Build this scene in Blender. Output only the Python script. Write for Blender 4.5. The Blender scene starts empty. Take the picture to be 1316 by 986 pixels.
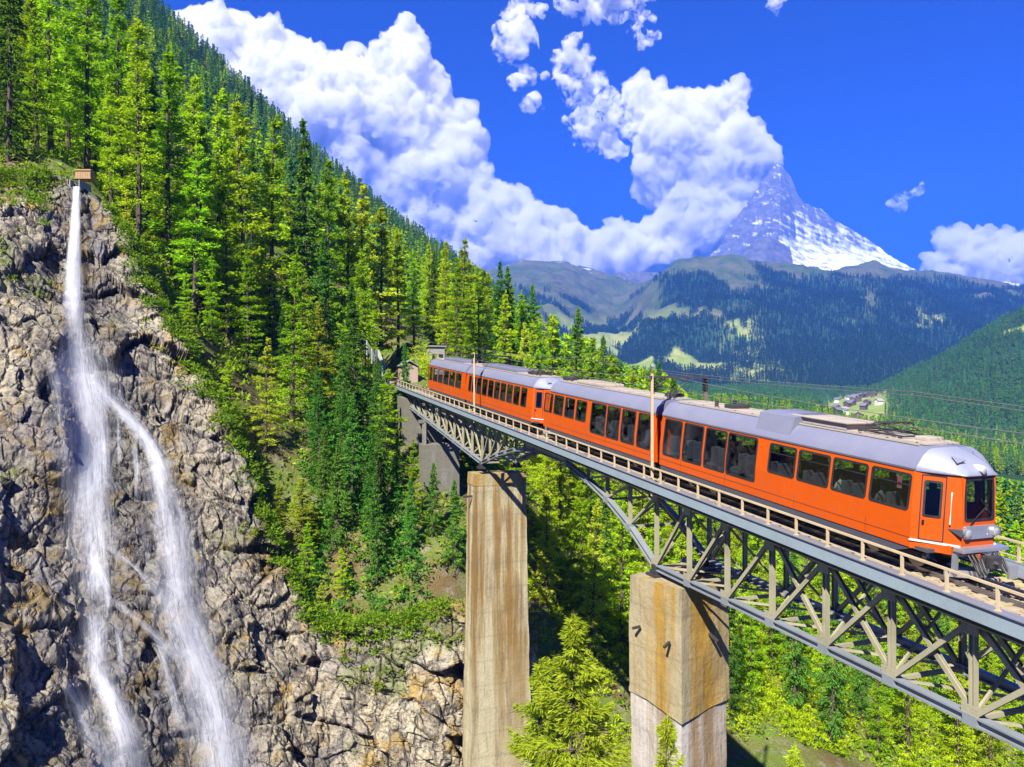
import bpy, bmesh, math, random
import numpy as np
from mathutils import Vector, Matrix
from mathutils.bvhtree import BVHTree

random.seed(7)
RNG = np.random.default_rng(7)
SC = bpy.context.scene
COL = SC.collection
R = math.radians
PI = math.pi

# ---------------------------------------------------------------- camera
F = 1000.0                      # focal length in pixels of a 1316 px wide frame
cam_d = bpy.data.cameras.new("camera")
cam_d.sensor_width = 36.0
cam_d.lens = 36.0 * F / 1316.0
cam_d.clip_start = 0.5
cam_d.clip_end = 60000.0
cam = bpy.data.objects.new("camera", cam_d)
COL.objects.link(cam)
cam.location = (0, 0, 0)
cam.rotation_euler = (R(90), 0, 0)
SC.camera = cam

# ---------------------------------------------------------------- light
SUN_EL, SUN_AZ = R(44), R(203)          # azimuth measured clockwise from +Y (the view direction): behind the camera, a little to its left
world = bpy.data.worlds.new("World")
SC.world = world
world.use_nodes = True
wn, wl = world.node_tree.nodes, world.node_tree.links
wn.clear()
w_out = wn.new('ShaderNodeOutputWorld')
w_bg = wn.new('ShaderNodeBackground')
w_sky = wn.new('ShaderNodeTexSky')
w_sky.sky_type = 'NISHITA'
w_sky.sun_disc = False
w_sky.sun_elevation = SUN_EL
w_sky.sun_rotation = SUN_AZ
w_sky.altitude = 1800
w_sky.air_density = 1.0
w_sky.dust_density = 0.1
w_sky.ozone_density = 5.0
w_hs = wn.new('ShaderNodeMixRGB')            # the deep blue of clear air at altitude
w_hs.blend_type = 'MULTIPLY'
w_hs.inputs[0].default_value = 1.0
w_hs.inputs[2].default_value = (0.065, 0.185, 0.70, 1)
wl.new(w_sky.outputs[0], w_hs.inputs[1])
wl.new(w_hs.outputs[0], w_bg.inputs[0])
w_bg.inputs[1].default_value = 0.06
wl.new(w_bg.outputs[0], w_out.inputs[0])

sun_d = bpy.data.lights.new("sun", 'SUN')
sun_d.energy = 5.0
sun_d.angle = R(0.5)
sun_d.color = (1.0, 0.95, 0.86)
sun = bpy.data.objects.new("sun", sun_d)
COL.objects.link(sun)
_sd = Vector((math.sin(SUN_AZ) * math.cos(SUN_EL), math.cos(SUN_AZ) * math.cos(SUN_EL), math.sin(SUN_EL)))
sun.rotation_euler = _sd.to_track_quat('Z', 'Y').to_euler()

SC.view_settings.view_transform = 'Standard'
SC.view_settings.look = 'None'
SC.view_settings.exposure = 1.5
SC.view_settings.gamma = 1.0
SC.view_settings.use_curve_mapping = False
cy = SC.cycles
cy.max_bounces = 8
cy.diffuse_bounces = 3
cy.glossy_bounces = 3
cy.transmission_bounces = 4
cy.transparent_max_bounces = 16
cy.volume_bounces = 5
cy.use_denoising = True
cy.caustics_reflective = False
cy.caustics_refractive = False
cy.sample_clamp_indirect = 6.0

# ---------------------------------------------------------------- helpers
def tag(o, label=None, cat=None, group=None, kind=None):
    if label: o['label'] = label
    if cat: o['category'] = cat
    if group: o['group'] = group
    if kind: o['kind'] = kind
    return o

def empty(name, loc=(0, 0, 0), rot=None, parent=None):
    o = bpy.data.objects.new(name, None)
    COL.objects.link(o)
    o.empty_display_size = 0.3
    o.location = loc
    if rot is not None:
        o.rotation_euler = rot
    if parent: o.parent = parent
    return o

def mesh_np(name, verts, faces, mat=None, parent=None, smooth=False, attrs=None, link=True):
    """verts (n,3) float, faces (m,k) int with equal k"""
    verts = np.ascontiguousarray(verts, dtype=np.float32)
    faces = np.ascontiguousarray(faces, dtype=np.int32)
    me = bpy.data.meshes.new(name)
    k = faces.shape[1]
    me.vertices.add(len(verts)); me.vertices.foreach_set('co', verts.ravel())
    me.loops.add(faces.size); me.loops.foreach_set('vertex_index', faces.ravel())
    me.polygons.add(len(faces))
    me.polygons.foreach_set('loop_start', np.arange(0, faces.size, k, dtype=np.int32))
    me.polygons.foreach_set('loop_total', np.full(len(faces), k, dtype=np.int32))
    if smooth:
        me.polygons.foreach_set('use_smooth', np.ones(len(faces), dtype=bool))
    me.update(calc_edges=True)
    if attrs:
        for an, av in attrs.items():
            a = me.attributes.new(an, 'FLOAT', 'POINT')
            a.data.foreach_set('value', np.ascontiguousarray(av, dtype=np.float32))
    if mat: me.materials.append(mat)
    o = bpy.data.objects.new(name, me)
    if link: COL.objects.link(o)
    if parent: o.parent = parent
    return o

class MB:
    """collects simple shapes into one mesh"""
    def __init__(s): s.v, s.f = [], []
    def add(s, vs, fs):
        n = len(s.v); s.v += [tuple(v) for v in vs]; s.f += [tuple(i + n for i in f) for f in fs]; return s
    def box(s, c, d, rot=None, bevel=0.0):
        hx, hy, hz = d[0] / 2, d[1] / 2, d[2] / 2
        if bevel <= 0:
            vs = [Vector((x, y, z)) for x in (-hx, hx) for y in (-hy, hy) for z in (-hz, hz)]
            fs = [(0, 1, 3, 2), (4, 6, 7, 5), (0, 4, 5, 1), (2, 3, 7, 6), (0, 2, 6, 4), (1, 5, 7, 3)]
        else:
            bm = bmesh.new(); bmesh.ops.create_cube(bm, size=1)
            for v in bm.verts: v.co = Vector((v.co.x * d[0], v.co.y * d[1], v.co.z * d[2]))
            bmesh.ops.bevel(bm, geom=bm.edges[:], offset=bevel, segments=2, affect='EDGES', profile=0.6)
            bm.verts.index_update()
            vs = [v.co.copy() for v in bm.verts]; fs = [tuple(v.index for v in f.verts) for f in bm.faces]; bm.free()
        if rot is not None: vs = [rot @ v for v in vs]
        c = Vector(c)
        return s.add([v + c for v in vs], fs)
    def bar(s, p, q, w, h, up=(0, 0, 1), bevel=0.0):
        p, q = Vector(p), Vector(q); d = q - p; L = d.length
        x = d.normalized(); y = Vector(up).cross(x)
        if y.length < 1e-5: y = Vector((0, 1, 0)).cross(x)
        y.normalize(); z = x.cross(y)
        m = Matrix((x, y, z)).transposed()
        return s.box((p + q) / 2, (L, w, h), m, bevel)
    def hbeam(s, p, q, w, h, t=0.03, up=(0, 0, 1)):
        """an I section: two flanges w wide and a web h deep"""
        p, q = Vector(p), Vector(q); x = (q - p).normalized(); y = Vector(up).cross(x)
        if y.length < 1e-5: y = Vector((0, 1, 0)).cross(x)
        y.normalize(); z = x.cross(y)
        s.bar(p + z * (h / 2 - t / 2), q + z * (h / 2 - t / 2), w, t, up)
        s.bar(p - z * (h / 2 - t / 2), q - z * (h / 2 - t / 2), w, t, up)
        return s.bar(p, q, t, h - 2 * t, up)
    def tube(s, pts, r, n=8, cap=True):
        pts = [Vector(p) for p in pts]; k = len(pts)
        rs = r if isinstance(r, (list, tuple)) else [r] * k
        t0 = (pts[1] - pts[0]).normalized()
        ref = Vector((0, 0, 1)) if abs(t0.z) < 0.9 else Vector((1, 0, 0))
        rings = []
        for i in range(k):
            t = (pts[min(i + 1, k - 1)] - pts[max(i - 1, 0)]).normalized()
            a = ref.cross(t)
            if a.length < 1e-4: a = Vector((1, 0, 0)).cross(t)
            a.normalize(); b = t.cross(a); ref = b.copy() if False else ref
            rings.append([pts[i] + (a * math.cos(2 * PI * j / n) + b * math.sin(2 * PI * j / n)) * rs[i] for j in range(n)])
        vs = [v for rg in rings for v in rg]
        fs = [(i * n + j, i * n + (j + 1) % n, (i + 1) * n + (j + 1) % n, (i + 1) * n + j) for i in range(k - 1) for j in range(n)]
        if cap: fs += [tuple(range(n - 1, -1, -1)), tuple(range((k - 1) * n, k * n))]
        return s.add(vs, fs)
    def prism(s, poly, a, b):
        """poly: list of points (Vector); extrude from offset a to offset b (Vectors)"""
        n = len(poly); a, b = Vector(a), Vector(b)
        vs = [Vector(p) + a for p in poly] + [Vector(p) + b for p in poly]
        fs = [tuple(range(n - 1, -1, -1)), tuple(range(n, 2 * n))] + [(i, (i + 1) % n, n + (i + 1) % n, n + i) for i in range(n)]
        return s.add(vs, fs)
    def loft(s, secs, closed=True, cap=True):
        n = len(secs[0]); vs = [v for c in secs for v in c]; m = n if closed else n - 1
        fs = [(i * n + j, i * n + (j + 1) % n, (i + 1) * n + (j + 1) % n, (i + 1) * n + j) for i in range(len(secs) - 1) for j in range(m)]
        if cap and closed: fs += [tuple(range(n - 1, -1, -1)), tuple(range((len(secs) - 1) * n, len(secs) * n))]
        return s.add(vs, fs)
    def build(s, name, mat, parent=None, smooth=None):
        me = bpy.data.meshes.new(name)
        me.from_pydata(s.v, [], s.f)
        bm = bmesh.new(); bm.from_mesh(me)
        bmesh.ops.recalc_face_normals(bm, faces=bm.faces[:])
        bm.to_mesh(me); bm.free()
        if smooth is not None:
            me.polygons.foreach_set('use_smooth', np.ones(len(me.polygons), dtype=bool))
            try: me.set_sharp_from_angle(angle=R(smooth))
            except Exception: pass
        if mat: me.materials.append(mat)
        o = bpy.data.objects.new(name, me); COL.objects.link(o)
        if parent: o.parent = parent
        return o

def copy_tree(o, parent=None):
    c = o.copy(); COL.objects.link(c)
    if parent: c.parent = parent
    for ch in list(o.children):
        copy_tree(ch, c)
    return c

# ---------------------------------------------------------------- vectorised noise
_perm = np.random.default_rng(11).permutation(256).astype(np.int32)
_perm = np.concatenate([_perm, _perm, _perm])
_grad = np.random.default_rng(12).normal(size=(256, 3)); _grad /= np.linalg.norm(_grad, axis=1)[:, None]
def perlin(p):
    p = np.asarray(p, dtype=np.float64)
    i = np.floor(p).astype(np.int64); f = p - i; i &= 255
    u = f * f * f * (f * (f * 6 - 15) + 10)
    out = 0
    for dx in (0, 1):
        wx = u[..., 0] if dx else 1 - u[..., 0]
        for dy in (0, 1):
            wy = u[..., 1] if dy else 1 - u[..., 1]
            for dz in (0, 1):
                wz = u[..., 2] if dz else 1 - u[..., 2]
                h = _perm[_perm[_perm[(i[..., 0] + dx) & 255] + ((i[..., 1] + dy) & 255)] + ((i[..., 2] + dz) & 255)]
                g = _grad[h]
                out = out + wx * wy * wz * (g[..., 0] * (f[..., 0] - dx) + g[..., 1] * (f[..., 1] - dy) + g[..., 2] * (f[..., 2] - dz))
    return out * 1.5
def fbm(p, octaves=4, gain=0.5, lac=2.03, ridged=False):
    p = np.asarray(p, dtype=np.float64); a, s, out = 1.0, 1.0, 0.0; tot = 0
    for o in range(octaves):
        n = perlin(p * s + o * 17.3)
        if ridged: n = 1 - 2 * np.abs(n)
        out = out + a * n; tot += a; a *= gain; s *= lac
    return out / tot
def xyz(x, y, z=0):
    x, y = np.broadcast_arrays(x, y); return np.stack([x, y, np.broadcast_to(z, x.shape)], -1)

# ---------------------------------------------------------------- material helpers
class N:
    def __init__(s, name):
        s.m = bpy.data.materials.new(name); s.m.use_nodes = True
        s.t = s.m.node_tree; s.t.nodes.clear()
        s.out = s.t.nodes.new('ShaderNodeOutputMaterial')
    def n(s, typ, **kw):
        nd = s.t.nodes.new(typ)
        for k, v in kw.items():
            if k.startswith('i_'):
                key = k[2:].replace('_', ' ')
                nd.inputs[key].default_value = v
            else: setattr(nd, k, v)
        return nd
    def l(s, a, b): s.t.links.new(a, b)
    def coord(s, kind='Object', scale=(1, 1, 1), rot=(0, 0, 0)):
        tc = s.n('ShaderNodeTexCoord'); mp = s.n('ShaderNodeMapping')
        mp.inputs['Scale'].default_value = scale; mp.inputs['Rotation'].default_value = rot
        s.l(tc.outputs[kind], mp.inputs['Vector']); return mp.outputs[0]
    def noise(s, vec, scale, detail=5, rough=0.6, dist=0.0):
        nd = s.n('ShaderNodeTexNoise'); nd.inputs['Scale'].default_value = scale; nd.inputs['Detail'].default_value = detail
        nd.inputs['Roughness'].default_value = rough; nd.inputs['Distortion'].default_value = dist
        if vec is not None: s.l(vec, nd.inputs['Vector'])
        return nd.outputs['Fac']
    def ramp(s, fac, stops, interp='LINEAR'):
        nd = s.n('ShaderNodeValToRGB'); cr = nd.color_ramp; cr.interpolation = interp
        while len(cr.elements) < len(stops): cr.elements.new(0.5)
        for e, (p, c) in zip(cr.elements, stops):
            e.position = p; e.color = (c, c, c, 1) if isinstance(c, (int, float)) else (c[0], c[1], c[2], 1)
        s.l(fac, nd.inputs[0]); return nd.outputs[0]
    def mix(s, fac, a, b, typ='MIX'):
        nd = s.n('ShaderNodeMixRGB', blend_type=typ)
        for sock, val in ((nd.inputs[0], fac), (nd.inputs[1], a), (nd.inputs[2], b)):
            if isinstance(val, (int, float)): sock.default_value = val if sock.type == 'VALUE' else (val, val, val, 1)
            elif isinstance(val, tuple): sock.default_value = (val[0], val[1], val[2], 1)
            else: s.l(val, sock)
        return nd.outputs[0]
    def math(s, op, a, b=0.0, c=None):
        nd = s.n('ShaderNodeMath', operation=op)
        for sock, val in zip(nd.inputs, (a, b, c)):
            if val is None: continue
            if isinstance(val, (int, float)): sock.default_value = val
            else: s.l(val, sock)
        return nd.outputs[0]
    def bsdf(s, color, rough=0.6, metal=0.0, bump=None, bump_d=0.02, bump_s=0.5, spec=0.5, **kw):
        b = s.n('ShaderNodeBsdfPrincipled')
        for sock, val in ((b.inputs['Base Color'], color), (b.inputs['Roughness'], rough), (b.inputs['Metallic'], metal), (b.inputs['Specular IOR Level'], spec)):
            if isinstance(val, (int, float)): sock.default_value = val
            elif isinstance(val, tuple): sock.default_value = (val[0], val[1], val[2], 1)
            else: s.l(val, sock)
        for k, v in kw.items():
            sock = b.inputs[k.replace('_', ' ')]
            if isinstance(v, (int, float)): sock.default_value = v
            else: s.l(v, sock)
        if bump is not None:
            bp = s.n('ShaderNodeBump'); bp.inputs['Distance'].default_value = bump_d; bp.inputs['Strength'].default_value = bump_s
            s.l(bump, bp.inputs['Height']); s.l(bp.outputs[0], b.inputs['Normal'])
        s.l(b.outputs[0], s.out.inputs[0]); s.b = b
        return s.m

def attr_out(nn, name):
    a = nn.n('ShaderNodeAttribute'); a.attribute_name = name; a.attribute_type = 'GEOMETRY'
    return a.outputs['Fac']

def paint(name, col, rough=0.4, metal=0.0, grime=0.35, scale=1.5, dark=(0.05, 0.045, 0.04), bump=0.004, stretch=(1, 1, 1), spec=0.5):
    k = N(name); v = k.coord('Object', stretch)
    g = k.noise(v, scale, 8, 0.65)
    f = k.ramp(g, [(0.45, 0.0), (0.75, grime)])
    c = k.mix(f, col, dark)
    g2 = k.noise(v, scale * 14, 3, 0.6)
    c = k.mix(k.ramp(g2, [(0.35, 0.0), (0.8, 0.22)]), c, tuple(min(1, x * 1.35) for x in col))
    return k.bsdf(c, k.ramp(g, [(0.3, rough * 0.8), (0.8, min(1, rough * 1.5))]), metal, g2, bump, 0.4, spec)

def pix(u, v, d):
    """world point seen at photo pixel (u, v) at depth d (used while laying the place out)"""
    return Vector(((u - 658) / F * d, d, (493 - v) / F * d))
# ================================================================ ground shape
# the rock wall beside the waterfall: a net of points, rim row first
CLIFF_NET = [  # (rim u, v, depth), (foot u, v, depth), outward bulge of the middle in metres
    ((-60, 215, 74), (-150, 1040, 40), 0.0),
    ((40, 222, 77), (30, 1040, 45), -1.0),
    ((98, 236, 78.5), (110, 1040, 48), -1.5),
    ((150, 285, 78), (190, 1040, 50), -1.0),
    ((230, 440, 74.5), (270, 1040, 53), 0.8),
    ((305, 570, 70.5), (345, 1040, 55.5), 1.0),
    ((385, 765, 65.5), (425, 1040, 58), 0.6),
    ((480, 795, 65), (505, 1040, 60), 0.8),
    ((600, 770, 66), (615, 1040, 62.5), 0.2),
    ((690, 800, 69), (700, 1040, 66), 0.0),
]
CN = []
for (a, b, g) in CLIFF_NET:
    A, B = pix(*a), pix(*b)
    CN.append([A.lerp(B, t) + Vector((0.5, -0.75, 0.25)) * (g * 4 * t * (1 - t)) for t in (0, 0.25, 0.5, 0.75, 1)])

NEAR = []
for row in CN:
    for j, p in enumerate(row):
        back = Vector((-1.2, 2.2, -1.0)) if j else Vector((-0.6, 1.2, -0.7))
        NEAR.append(tuple(p + back))
for (u, v, d) in [(-300, 150, 85), (-120, 160, 85), (0, 205, 88), (0, 180, 100), (0, 150, 125), (98, 215, 85), (98, 200, 95),
                  (180, 330, 90), (160, 270, 105), (200, 260, 130), (100, 180, 130), (-200, 100, 130), (-200, 60, 150),
                  (260, 420, 88), (330, 500, 84), (300, 380, 110), (300, 330, 135), (400, 560, 80), (400, 450, 105), (400, 390, 135),
                  (450, 620, 76), (450, 700, 70), (500, 700, 71), (560, 690, 72), (480, 540, 88), (480, 460, 105), (480, 425, 135),
                  (520, 560, 86), (560, 600, 80), (600, 680, 74), (535, 472, 105), (560, 455, 125), (580, 470, 140),
                  (600, 545, 92), (640, 620, 85), (650, 700, 78), (650, 540, 110), (650, 500, 140),
                  (700, 560, 115), (700, 530, 140), (700, 680, 88), (690, 760, 80), (760, 780, 84), (760, 690, 100), (780, 560, 130), (780, 610, 115),
                  (860, 590, 140), (860, 660, 115), (860, 780, 90), (900, 860, 80), (980, 850, 84), (960, 900, 75), (1000, 740, 110), (1000, 640, 140),
                  (1080, 960, 72), (1100, 860, 88), (1150, 760, 110), (1150, 690, 140), (1260, 990, 75), (1260, 860, 95), (1316, 760, 125), (1316, 710, 150),
                  (1600, 980, 80), (1600, 780, 140), (1000, 1060, 58), (1150, 1120, 58), (1350, 1150, 60), (800, 1020, 66), (720, 1010, 64),
                  (740, 1180, 54), (860, 1220, 50), (950, 1300, 46), (1200, 1400, 44)]:
    NEAR.append(tuple(pix(u, v, d)))
NEAR += [(-22, 38, -40), (-10, 46, -42), (0, 50, -43), (10, 44, -43), (22, 38, -43), (45, 30, -43), (80, 20, -43),
         (7.5, 33, -31), (4, 27, -30), (12, 24, -30), (2, 36, -30), (20, 16, -30), (0, 10, -30), (-15, 15, -32), (-25, 25, -36), (40, 8, -31), (-60, 8, -32), (70, 3, -31),
         (-60, 30, -25), (-90, 40, 0), (-120, 60, 25), (120, 60, -50), (150, 100, -52), (-140, 10, -10)]
NEAR = np.array(NEAR)
def _mq(a, b, c=5.0):
    d = a[:, None, :2] - b[None, :, :2]
    return np.sqrt((d ** 2).sum(-1) + c * c)
_A = np.zeros((len(NEAR) + 3,) * 2); _n = len(NEAR)
_A[:_n, :_n] = _mq(NEAR, NEAR) - np.eye(_n) * 0.35
_P = np.c_[np.ones(_n), NEAR[:, :2]]
_A[:_n, _n:] = _P; _A[_n:, :_n] = _P.T
_W = np.linalg.solve(_A, np.r_[NEAR[:, 2], 0, 0, 0])
def h_near(x, y):
    q = np.stack([np.ravel(x), np.ravel(y)], -1); out = np.empty(len(q))
    for i in range(0, len(q), 40000):
        c = q[i:i + 40000]
        out[i:i + 40000] = _mq(c, NEAR) @ _W[:_n] + _W[_n] + c @ _W[_n + 1:]
    return out.reshape(np.shape(x))

# far land: for a few bearings u, the height seen at growing depth
FAR = {
    -420: [(110, 120), (150, 60), (300, -120), (500, -280), (700, -420), (1200, -380), (2500, 0), (5000, 300), (11000, 420)],
    -150: [(110, 165), (150, 130), (300, -40), (500, -170), (700, -260), (1200, -230), (2500, 100), (5000, 330), (11000, 420)],
    0: [(110, 180), (150, 158), (300, 50), (500, -60), (700, -130), (1200, -100), (2500, 200), (5000, 360), (11000, 430)],
    100: [(110, 215), (150, 190), (300, 100), (500, -5), (700, -62), (1200, -30), (2500, 230), (5000, 370), (11000, 430)],
    200: [(110, 270), (150, 245), (300, 150), (500, 65), (700, 22), (1100, 60), (2500, 260), (5000, 370), (11000, 440)],
    300: [(110, 370), (150, 320), (300, 232), (500, 155), (700, 112), (1100, 150), (2500, 300), (5000, 380), (11000, 440)],
    400: [(110, 440), (150, 380), (300, 305), (500, 245), (720, 205), (1100, 240), (2500, 340), (5000, 380), (11000, 440)],
    500: [(110, 445), (150, 422), (300, 374), (500, 330), (800, 290), (1200, 325), (2500, 380), (5000, 390), (11000, 440)],
    600: [(110, 530), (150, 480), (300, 438), (500, 400), (900, 356), (1300, 390), (2500, 430), (5000, 380), (6500, 345), (11000, 440)],
    660: [(110, 575), (150, 505), (300, 485), (600, 450), (950, 405), (1300, 440), (2500, 465), (4500, 390), (6200, 340), (11000, 440)],
    720: [(110, 590), (150, 525), (300, 512), (600, 498), (1000, 470), (1700, 488), (2600, 474), (4300, 405), (6200, 340), (11000, 440)],
    765: [(110, 610), (150, 545), (300, 525), (600, 512), (1000, 505), (1800, 500), (2900, 476), (4500, 420), (6200, 348), (11000, 440)],
    800: [(110, 620), (150, 555), (300, 535), (600, 522), (1200, 515), (2200, 498), (3200, 475), (4500, 420), (6300, 358), (11000, 440)],
    835: [(110, 640), (150, 565), (300, 542), (600, 528), (1200, 518), (2200, 499), (3000, 470), (4000, 405), (4900, 352), (7000, 390), (11000, 440)],
    870: [(110, 670), (150, 575), (300, 550), (600, 535), (1200, 521), (2200, 500), (3000, 468), (3900, 392), (4700, 336), (7000, 400), (11000, 440)],
    920: [(110, 700), (150, 595), (300, 556), (600, 540), (1200, 523), (2200, 501), (3000, 464), (3900, 385), (4700, 331), (7000, 410), (11000, 440)],
    1000: [(110, 740), (150, 630), (300, 570), (600, 545), (1200, 526), (2200, 503), (3000, 460), (3900, 385), (4800, 339), (7000, 420), (11000, 440)],
    1060: [(110, 790), (150, 660), (300, 590), (600, 556), (1200, 532), (1600, 522), (2300, 503), (3100, 455), (4000, 382), (4900, 345), (7000, 420), (11000, 440)],
    1120: [(110, 830), (150, 680), (300, 605), (600, 565), (1000, 545), (1400, 522), (1700, 512), (2300, 503), (3100, 452), (4000, 378), (5000, 342), (7000, 420), (11000, 440)],
    1180: [(110, 800), (150, 700), (300, 620), (600, 578), (900, 560), (1300, 508), (1600, 478), (1900, 492), (2500, 490), (3300, 447), (4200, 385), (5100, 350), (7000, 420), (11000, 440)],
    1240: [(110, 790), (150, 715), (300, 640), (600, 595), (900, 572), (1300, 495), (1600, 442), (1900, 462), (2500, 480), (3300, 447), (4300, 392), (5200, 362), (7000, 420), (11000, 440)],
    1316: [(110, 800), (150, 735), (300, 655), (600, 605), (900, 575), (1250, 480), (1600, 398), (1900, 420), (2500, 450), (3300, 445), (4300, 405), (5200, 376), (7000, 420), (11000, 440)],
    1450: [(110, 850), (150, 760), (300, 680), (600, 620), (900, 575), (1250, 440), (1600, 330), (1900, 340), (2500, 400), (3300, 420), (4300, 400), (5200, 370), (11000, 440)],
    1700: [(110, 900), (150, 800), (300, 700), (600, 630), (900, 560), (1250, 380), (1600, 220), (1900, 230), (2500, 330), (3300, 380), (4300, 370), (5200, 350), (11000, 440)],
}
_us = sorted(FAR)
_ly = np.linspace(math.log(105), math.log(11000), 160)
_tab = []
for u in _us:
    ys = np.log([p[0] for p in FAR[u]]); zs = np.array([(493 - p[1]) / F * p[0] for p in FAR[u]])
    z = np.interp(_ly, ys, zs)
    k = np.array([1, 2, 3, 2, 1.]); k /= k.sum()
    z = np.convolve(np.pad(z, 2, mode='edge'), k, mode='valid')
    _tab.append(z)
_tab = np.array(_tab)
_ug = np.arange(-420, 1701, 5)
_tabg = np.array([np.interp(_ug, _us, _tab[:, j]) for j in range(_tab.shape[1])]).T
_k = np.array([1, 2, 3, 3, 2, 1.]) ; _k = np.array([1, 2, 3, 2, 1.]) / 9
for _ in range(2):
    _tabg = np.apply_along_axis(lambda c: np.convolve(np.pad(c, 2, mode='edge'), _k, mode='valid'), 0, _tabg)
def h_far(x, y):
    y = np.maximum(y, 60.0); u = np.clip(658 + F * x / y, -420, 1699); ly = np.clip(np.log(y), _ly[0], _ly[-1] - 1e-6)
    a = (u + 420) / 5; i = np.clip(a.astype(int), 0, len(_ug) - 2); fa = a - i
    b = (ly - _ly[0]) / (_ly[1] - _ly[0]); j = np.clip(b.astype(int), 0, len(_ly) - 2); fb = b - j
    t = _tabg
    z = (t[i, j] * (1 - fa) + t[i + 1, j] * fa) * (1 - fb) + (t[i, j + 1] * (1 - fa) + t[i + 1, j + 1] * fa) * fb
    # spurs and gullies
    amp = np.interp(y, [150, 400, 1000, 2300, 3200, 4600, 7000], [1.5, 6, 16, 18, 215, 190, 160])
    p = xyz(x, y, 0)
    wav = np.interp(y, [150, 1000, 3000, 11000], [60, 160, 480, 900])[..., None]
    return z + amp * fbm(p / wav, 5, 0.52, ridged=True) * 0.55 - amp * 0.12
def sstep(a, b, x):
    t = np.clip((x - a) / (b - a), 0, 1); return t * t * (3 - 2 * t)
def H(x, y, detail=True):
    x = np.asarray(x, float); y = np.asarray(y, float); x, y = np.broadcast_arrays(x, y)
    w = sstep(112, 150, y)
    zn = np.where(w < 1, 0.0, 0.0)
    m = w < 1
    if m.any(): zn = zn.copy(); zn[m] = h_near(x[m], y[m])
    z = zn * (1 - w) + h_far(x, y) * w
    if detail:
        z = z + (1 - sstep(150, 260, y)) * (fbm(xyz(x / 9, y / 9, 3), 5) * 1.3)
    # the shallow cutting that carries the track on from the bridge end
    sx, sy = x - 12.13, y - 24.16
    st_, lt = -0.341 * sx + 0.940 * sy, -0.940 * sx - 0.341 * sy
    bed = -5.32 + 0.0743 * st_ - 0.42 + np.maximum(np.abs(lt) - 3.0, 0) * 1.1
    return np.where((st_ > 64.8) & (st_ < 150), np.minimum(z, bed), z)
def h1(x, y): return float(H(np.array([x]), np.array([y]))[0])

# ---------------------------------------------------------------- materials of the land
def forest_floor():
    k = N('forest_floor'); v = k.coord('Object')
    n1 = k.noise(v, 0.12, 6, 0.6); n2 = k.noise(v, 0.9, 8, 0.7); n3 = k.noise(v, 6, 4, 0.7)
    c = k.mix(k.ramp(n1, [(0.4, 0.0), (0.58, 1.0)]), (0.15, 0.10, 0.045), (0.12, 0.18, 0.025))
    c = k.mix(k.ramp(n2, [(0.5, 0.0), (0.64, 0.8)]), c, (0.24, 0.2, 0.15))
    c = k.mix(k.ramp(n3, [(0.4, 0.5), (0.6, 0.0)]), c, (0.05, 0.045, 0.02))
    return k.bsdf(c, 0.95, 0, k.mix(0.5, n2, n3), 0.4, 0.8, 0.1)
def valley_mat():
    k = N('valley_land'); v = k.coord('Object')
    wood = attr_out(k, 'wood'); alp = attr_out(k, 'alp'); hi = attr_out(k, 'hi')
    n1 = k.noise(v, 0.012, 8, 0.65); n2 = k.noise(v, 0.05, 6, 0.7); n4 = k.noise(v, 0.004, 10, 0.7)
    meadow = k.mix(k.ramp(n1, [(0.35, 0), (0.65, 1)]), (0.20, 0.31, 0.045), (0.38, 0.38, 0.11))
    pine = k.mix(k.ramp(n2, [(0.3, 0), (0.7, 1)]), (0.016, 0.05, 0.022), (0.035, 0.085, 0.03))
    alpc = k.mix(k.ramp(n4, [(0.40, 0), (0.58, 1)]), (0.055, 0.095, 0.025), (0.115, 0.12, 0.06))
    alpc = k.mix(k.ramp(n1, [(0.52, 0), (0.66, 0.75)]), alpc, (0.045, 0.045, 0.045))
    c = k.mix(alp, meadow, alpc); c = k.mix(wood, c, pine)
    c = k.mix(k.math('MULTIPLY', hi, k.ramp(n1, [(0.55, 0), (0.62, 1)])), c, (0.8, 0.82, 0.86))
    return k.bsdf(c, 0.95, 0, k.mix(0.5, n1, n2), 25.0, 0.7, 0.05)

def wood_mask(x, y, z):
    """1 where forest grows on the far land"""
    u = 658 + F * x / np.maximum(y, 1)
    n = fbm(xyz(x / 260, y / 420, 5), 5, 0.55)
    n2 = fbm(xyz(x / 60, y / 60, 9), 3)
    top = np.interp(y, [150, 1000, 2500, 4000, 5000, 6500], [900, 900, 640, 590, 540, 150])
    gul = fbm(xyz(x / 320, y / 900, 2), 5) * 230
    m = sstep(-0.02, 0.05, n + np.interp(y, [1500, 2600, 3300, 4500], [0.36, 0.27, 0.24, 0.14]) + n2 * 0.14 + np.interp(u, [780, 900, 1000], [-0.22, -0.12, 0.06]) * (y > 2200)) * (1 - sstep(-40, 60, z - top - gul))
    # meadows on the valley floor and the clearings on the lower slope
    mead = np.exp(-((u - 1098) / 42) ** 2 - ((y - 1200) / 560) ** 2) * 1.5 + np.exp(-((u - 965) / 40) ** 2 - ((y - 2450) / 330) ** 2) * (0.4 + 1.5 * n2) \
        + np.exp(-((u - 955) / 22) ** 2 - ((y - 3150) / 380) ** 2) * (0.25 + 2.2 * n2) + np.exp(-((u - 1215) / 45) ** 2 - ((y - 2350) / 240) ** 2) * (0.8 + 1.0 * n2) \
        + np.exp(-((u - 870) / 70) ** 2 - ((y - 2300) / 260) ** 2) * (0.2 + 1.8 * n2) + np.exp(-((u - 1118) / 9) ** 2 - ((y - 3750) / 260) ** 2) * 0.8
    m = m * (1 - np.clip(mead * 1.5, 0, 1)); m = np.where((u < 730) & (y < 1500), 1.0, m)
    return np.clip(m, 0, 1)

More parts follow.
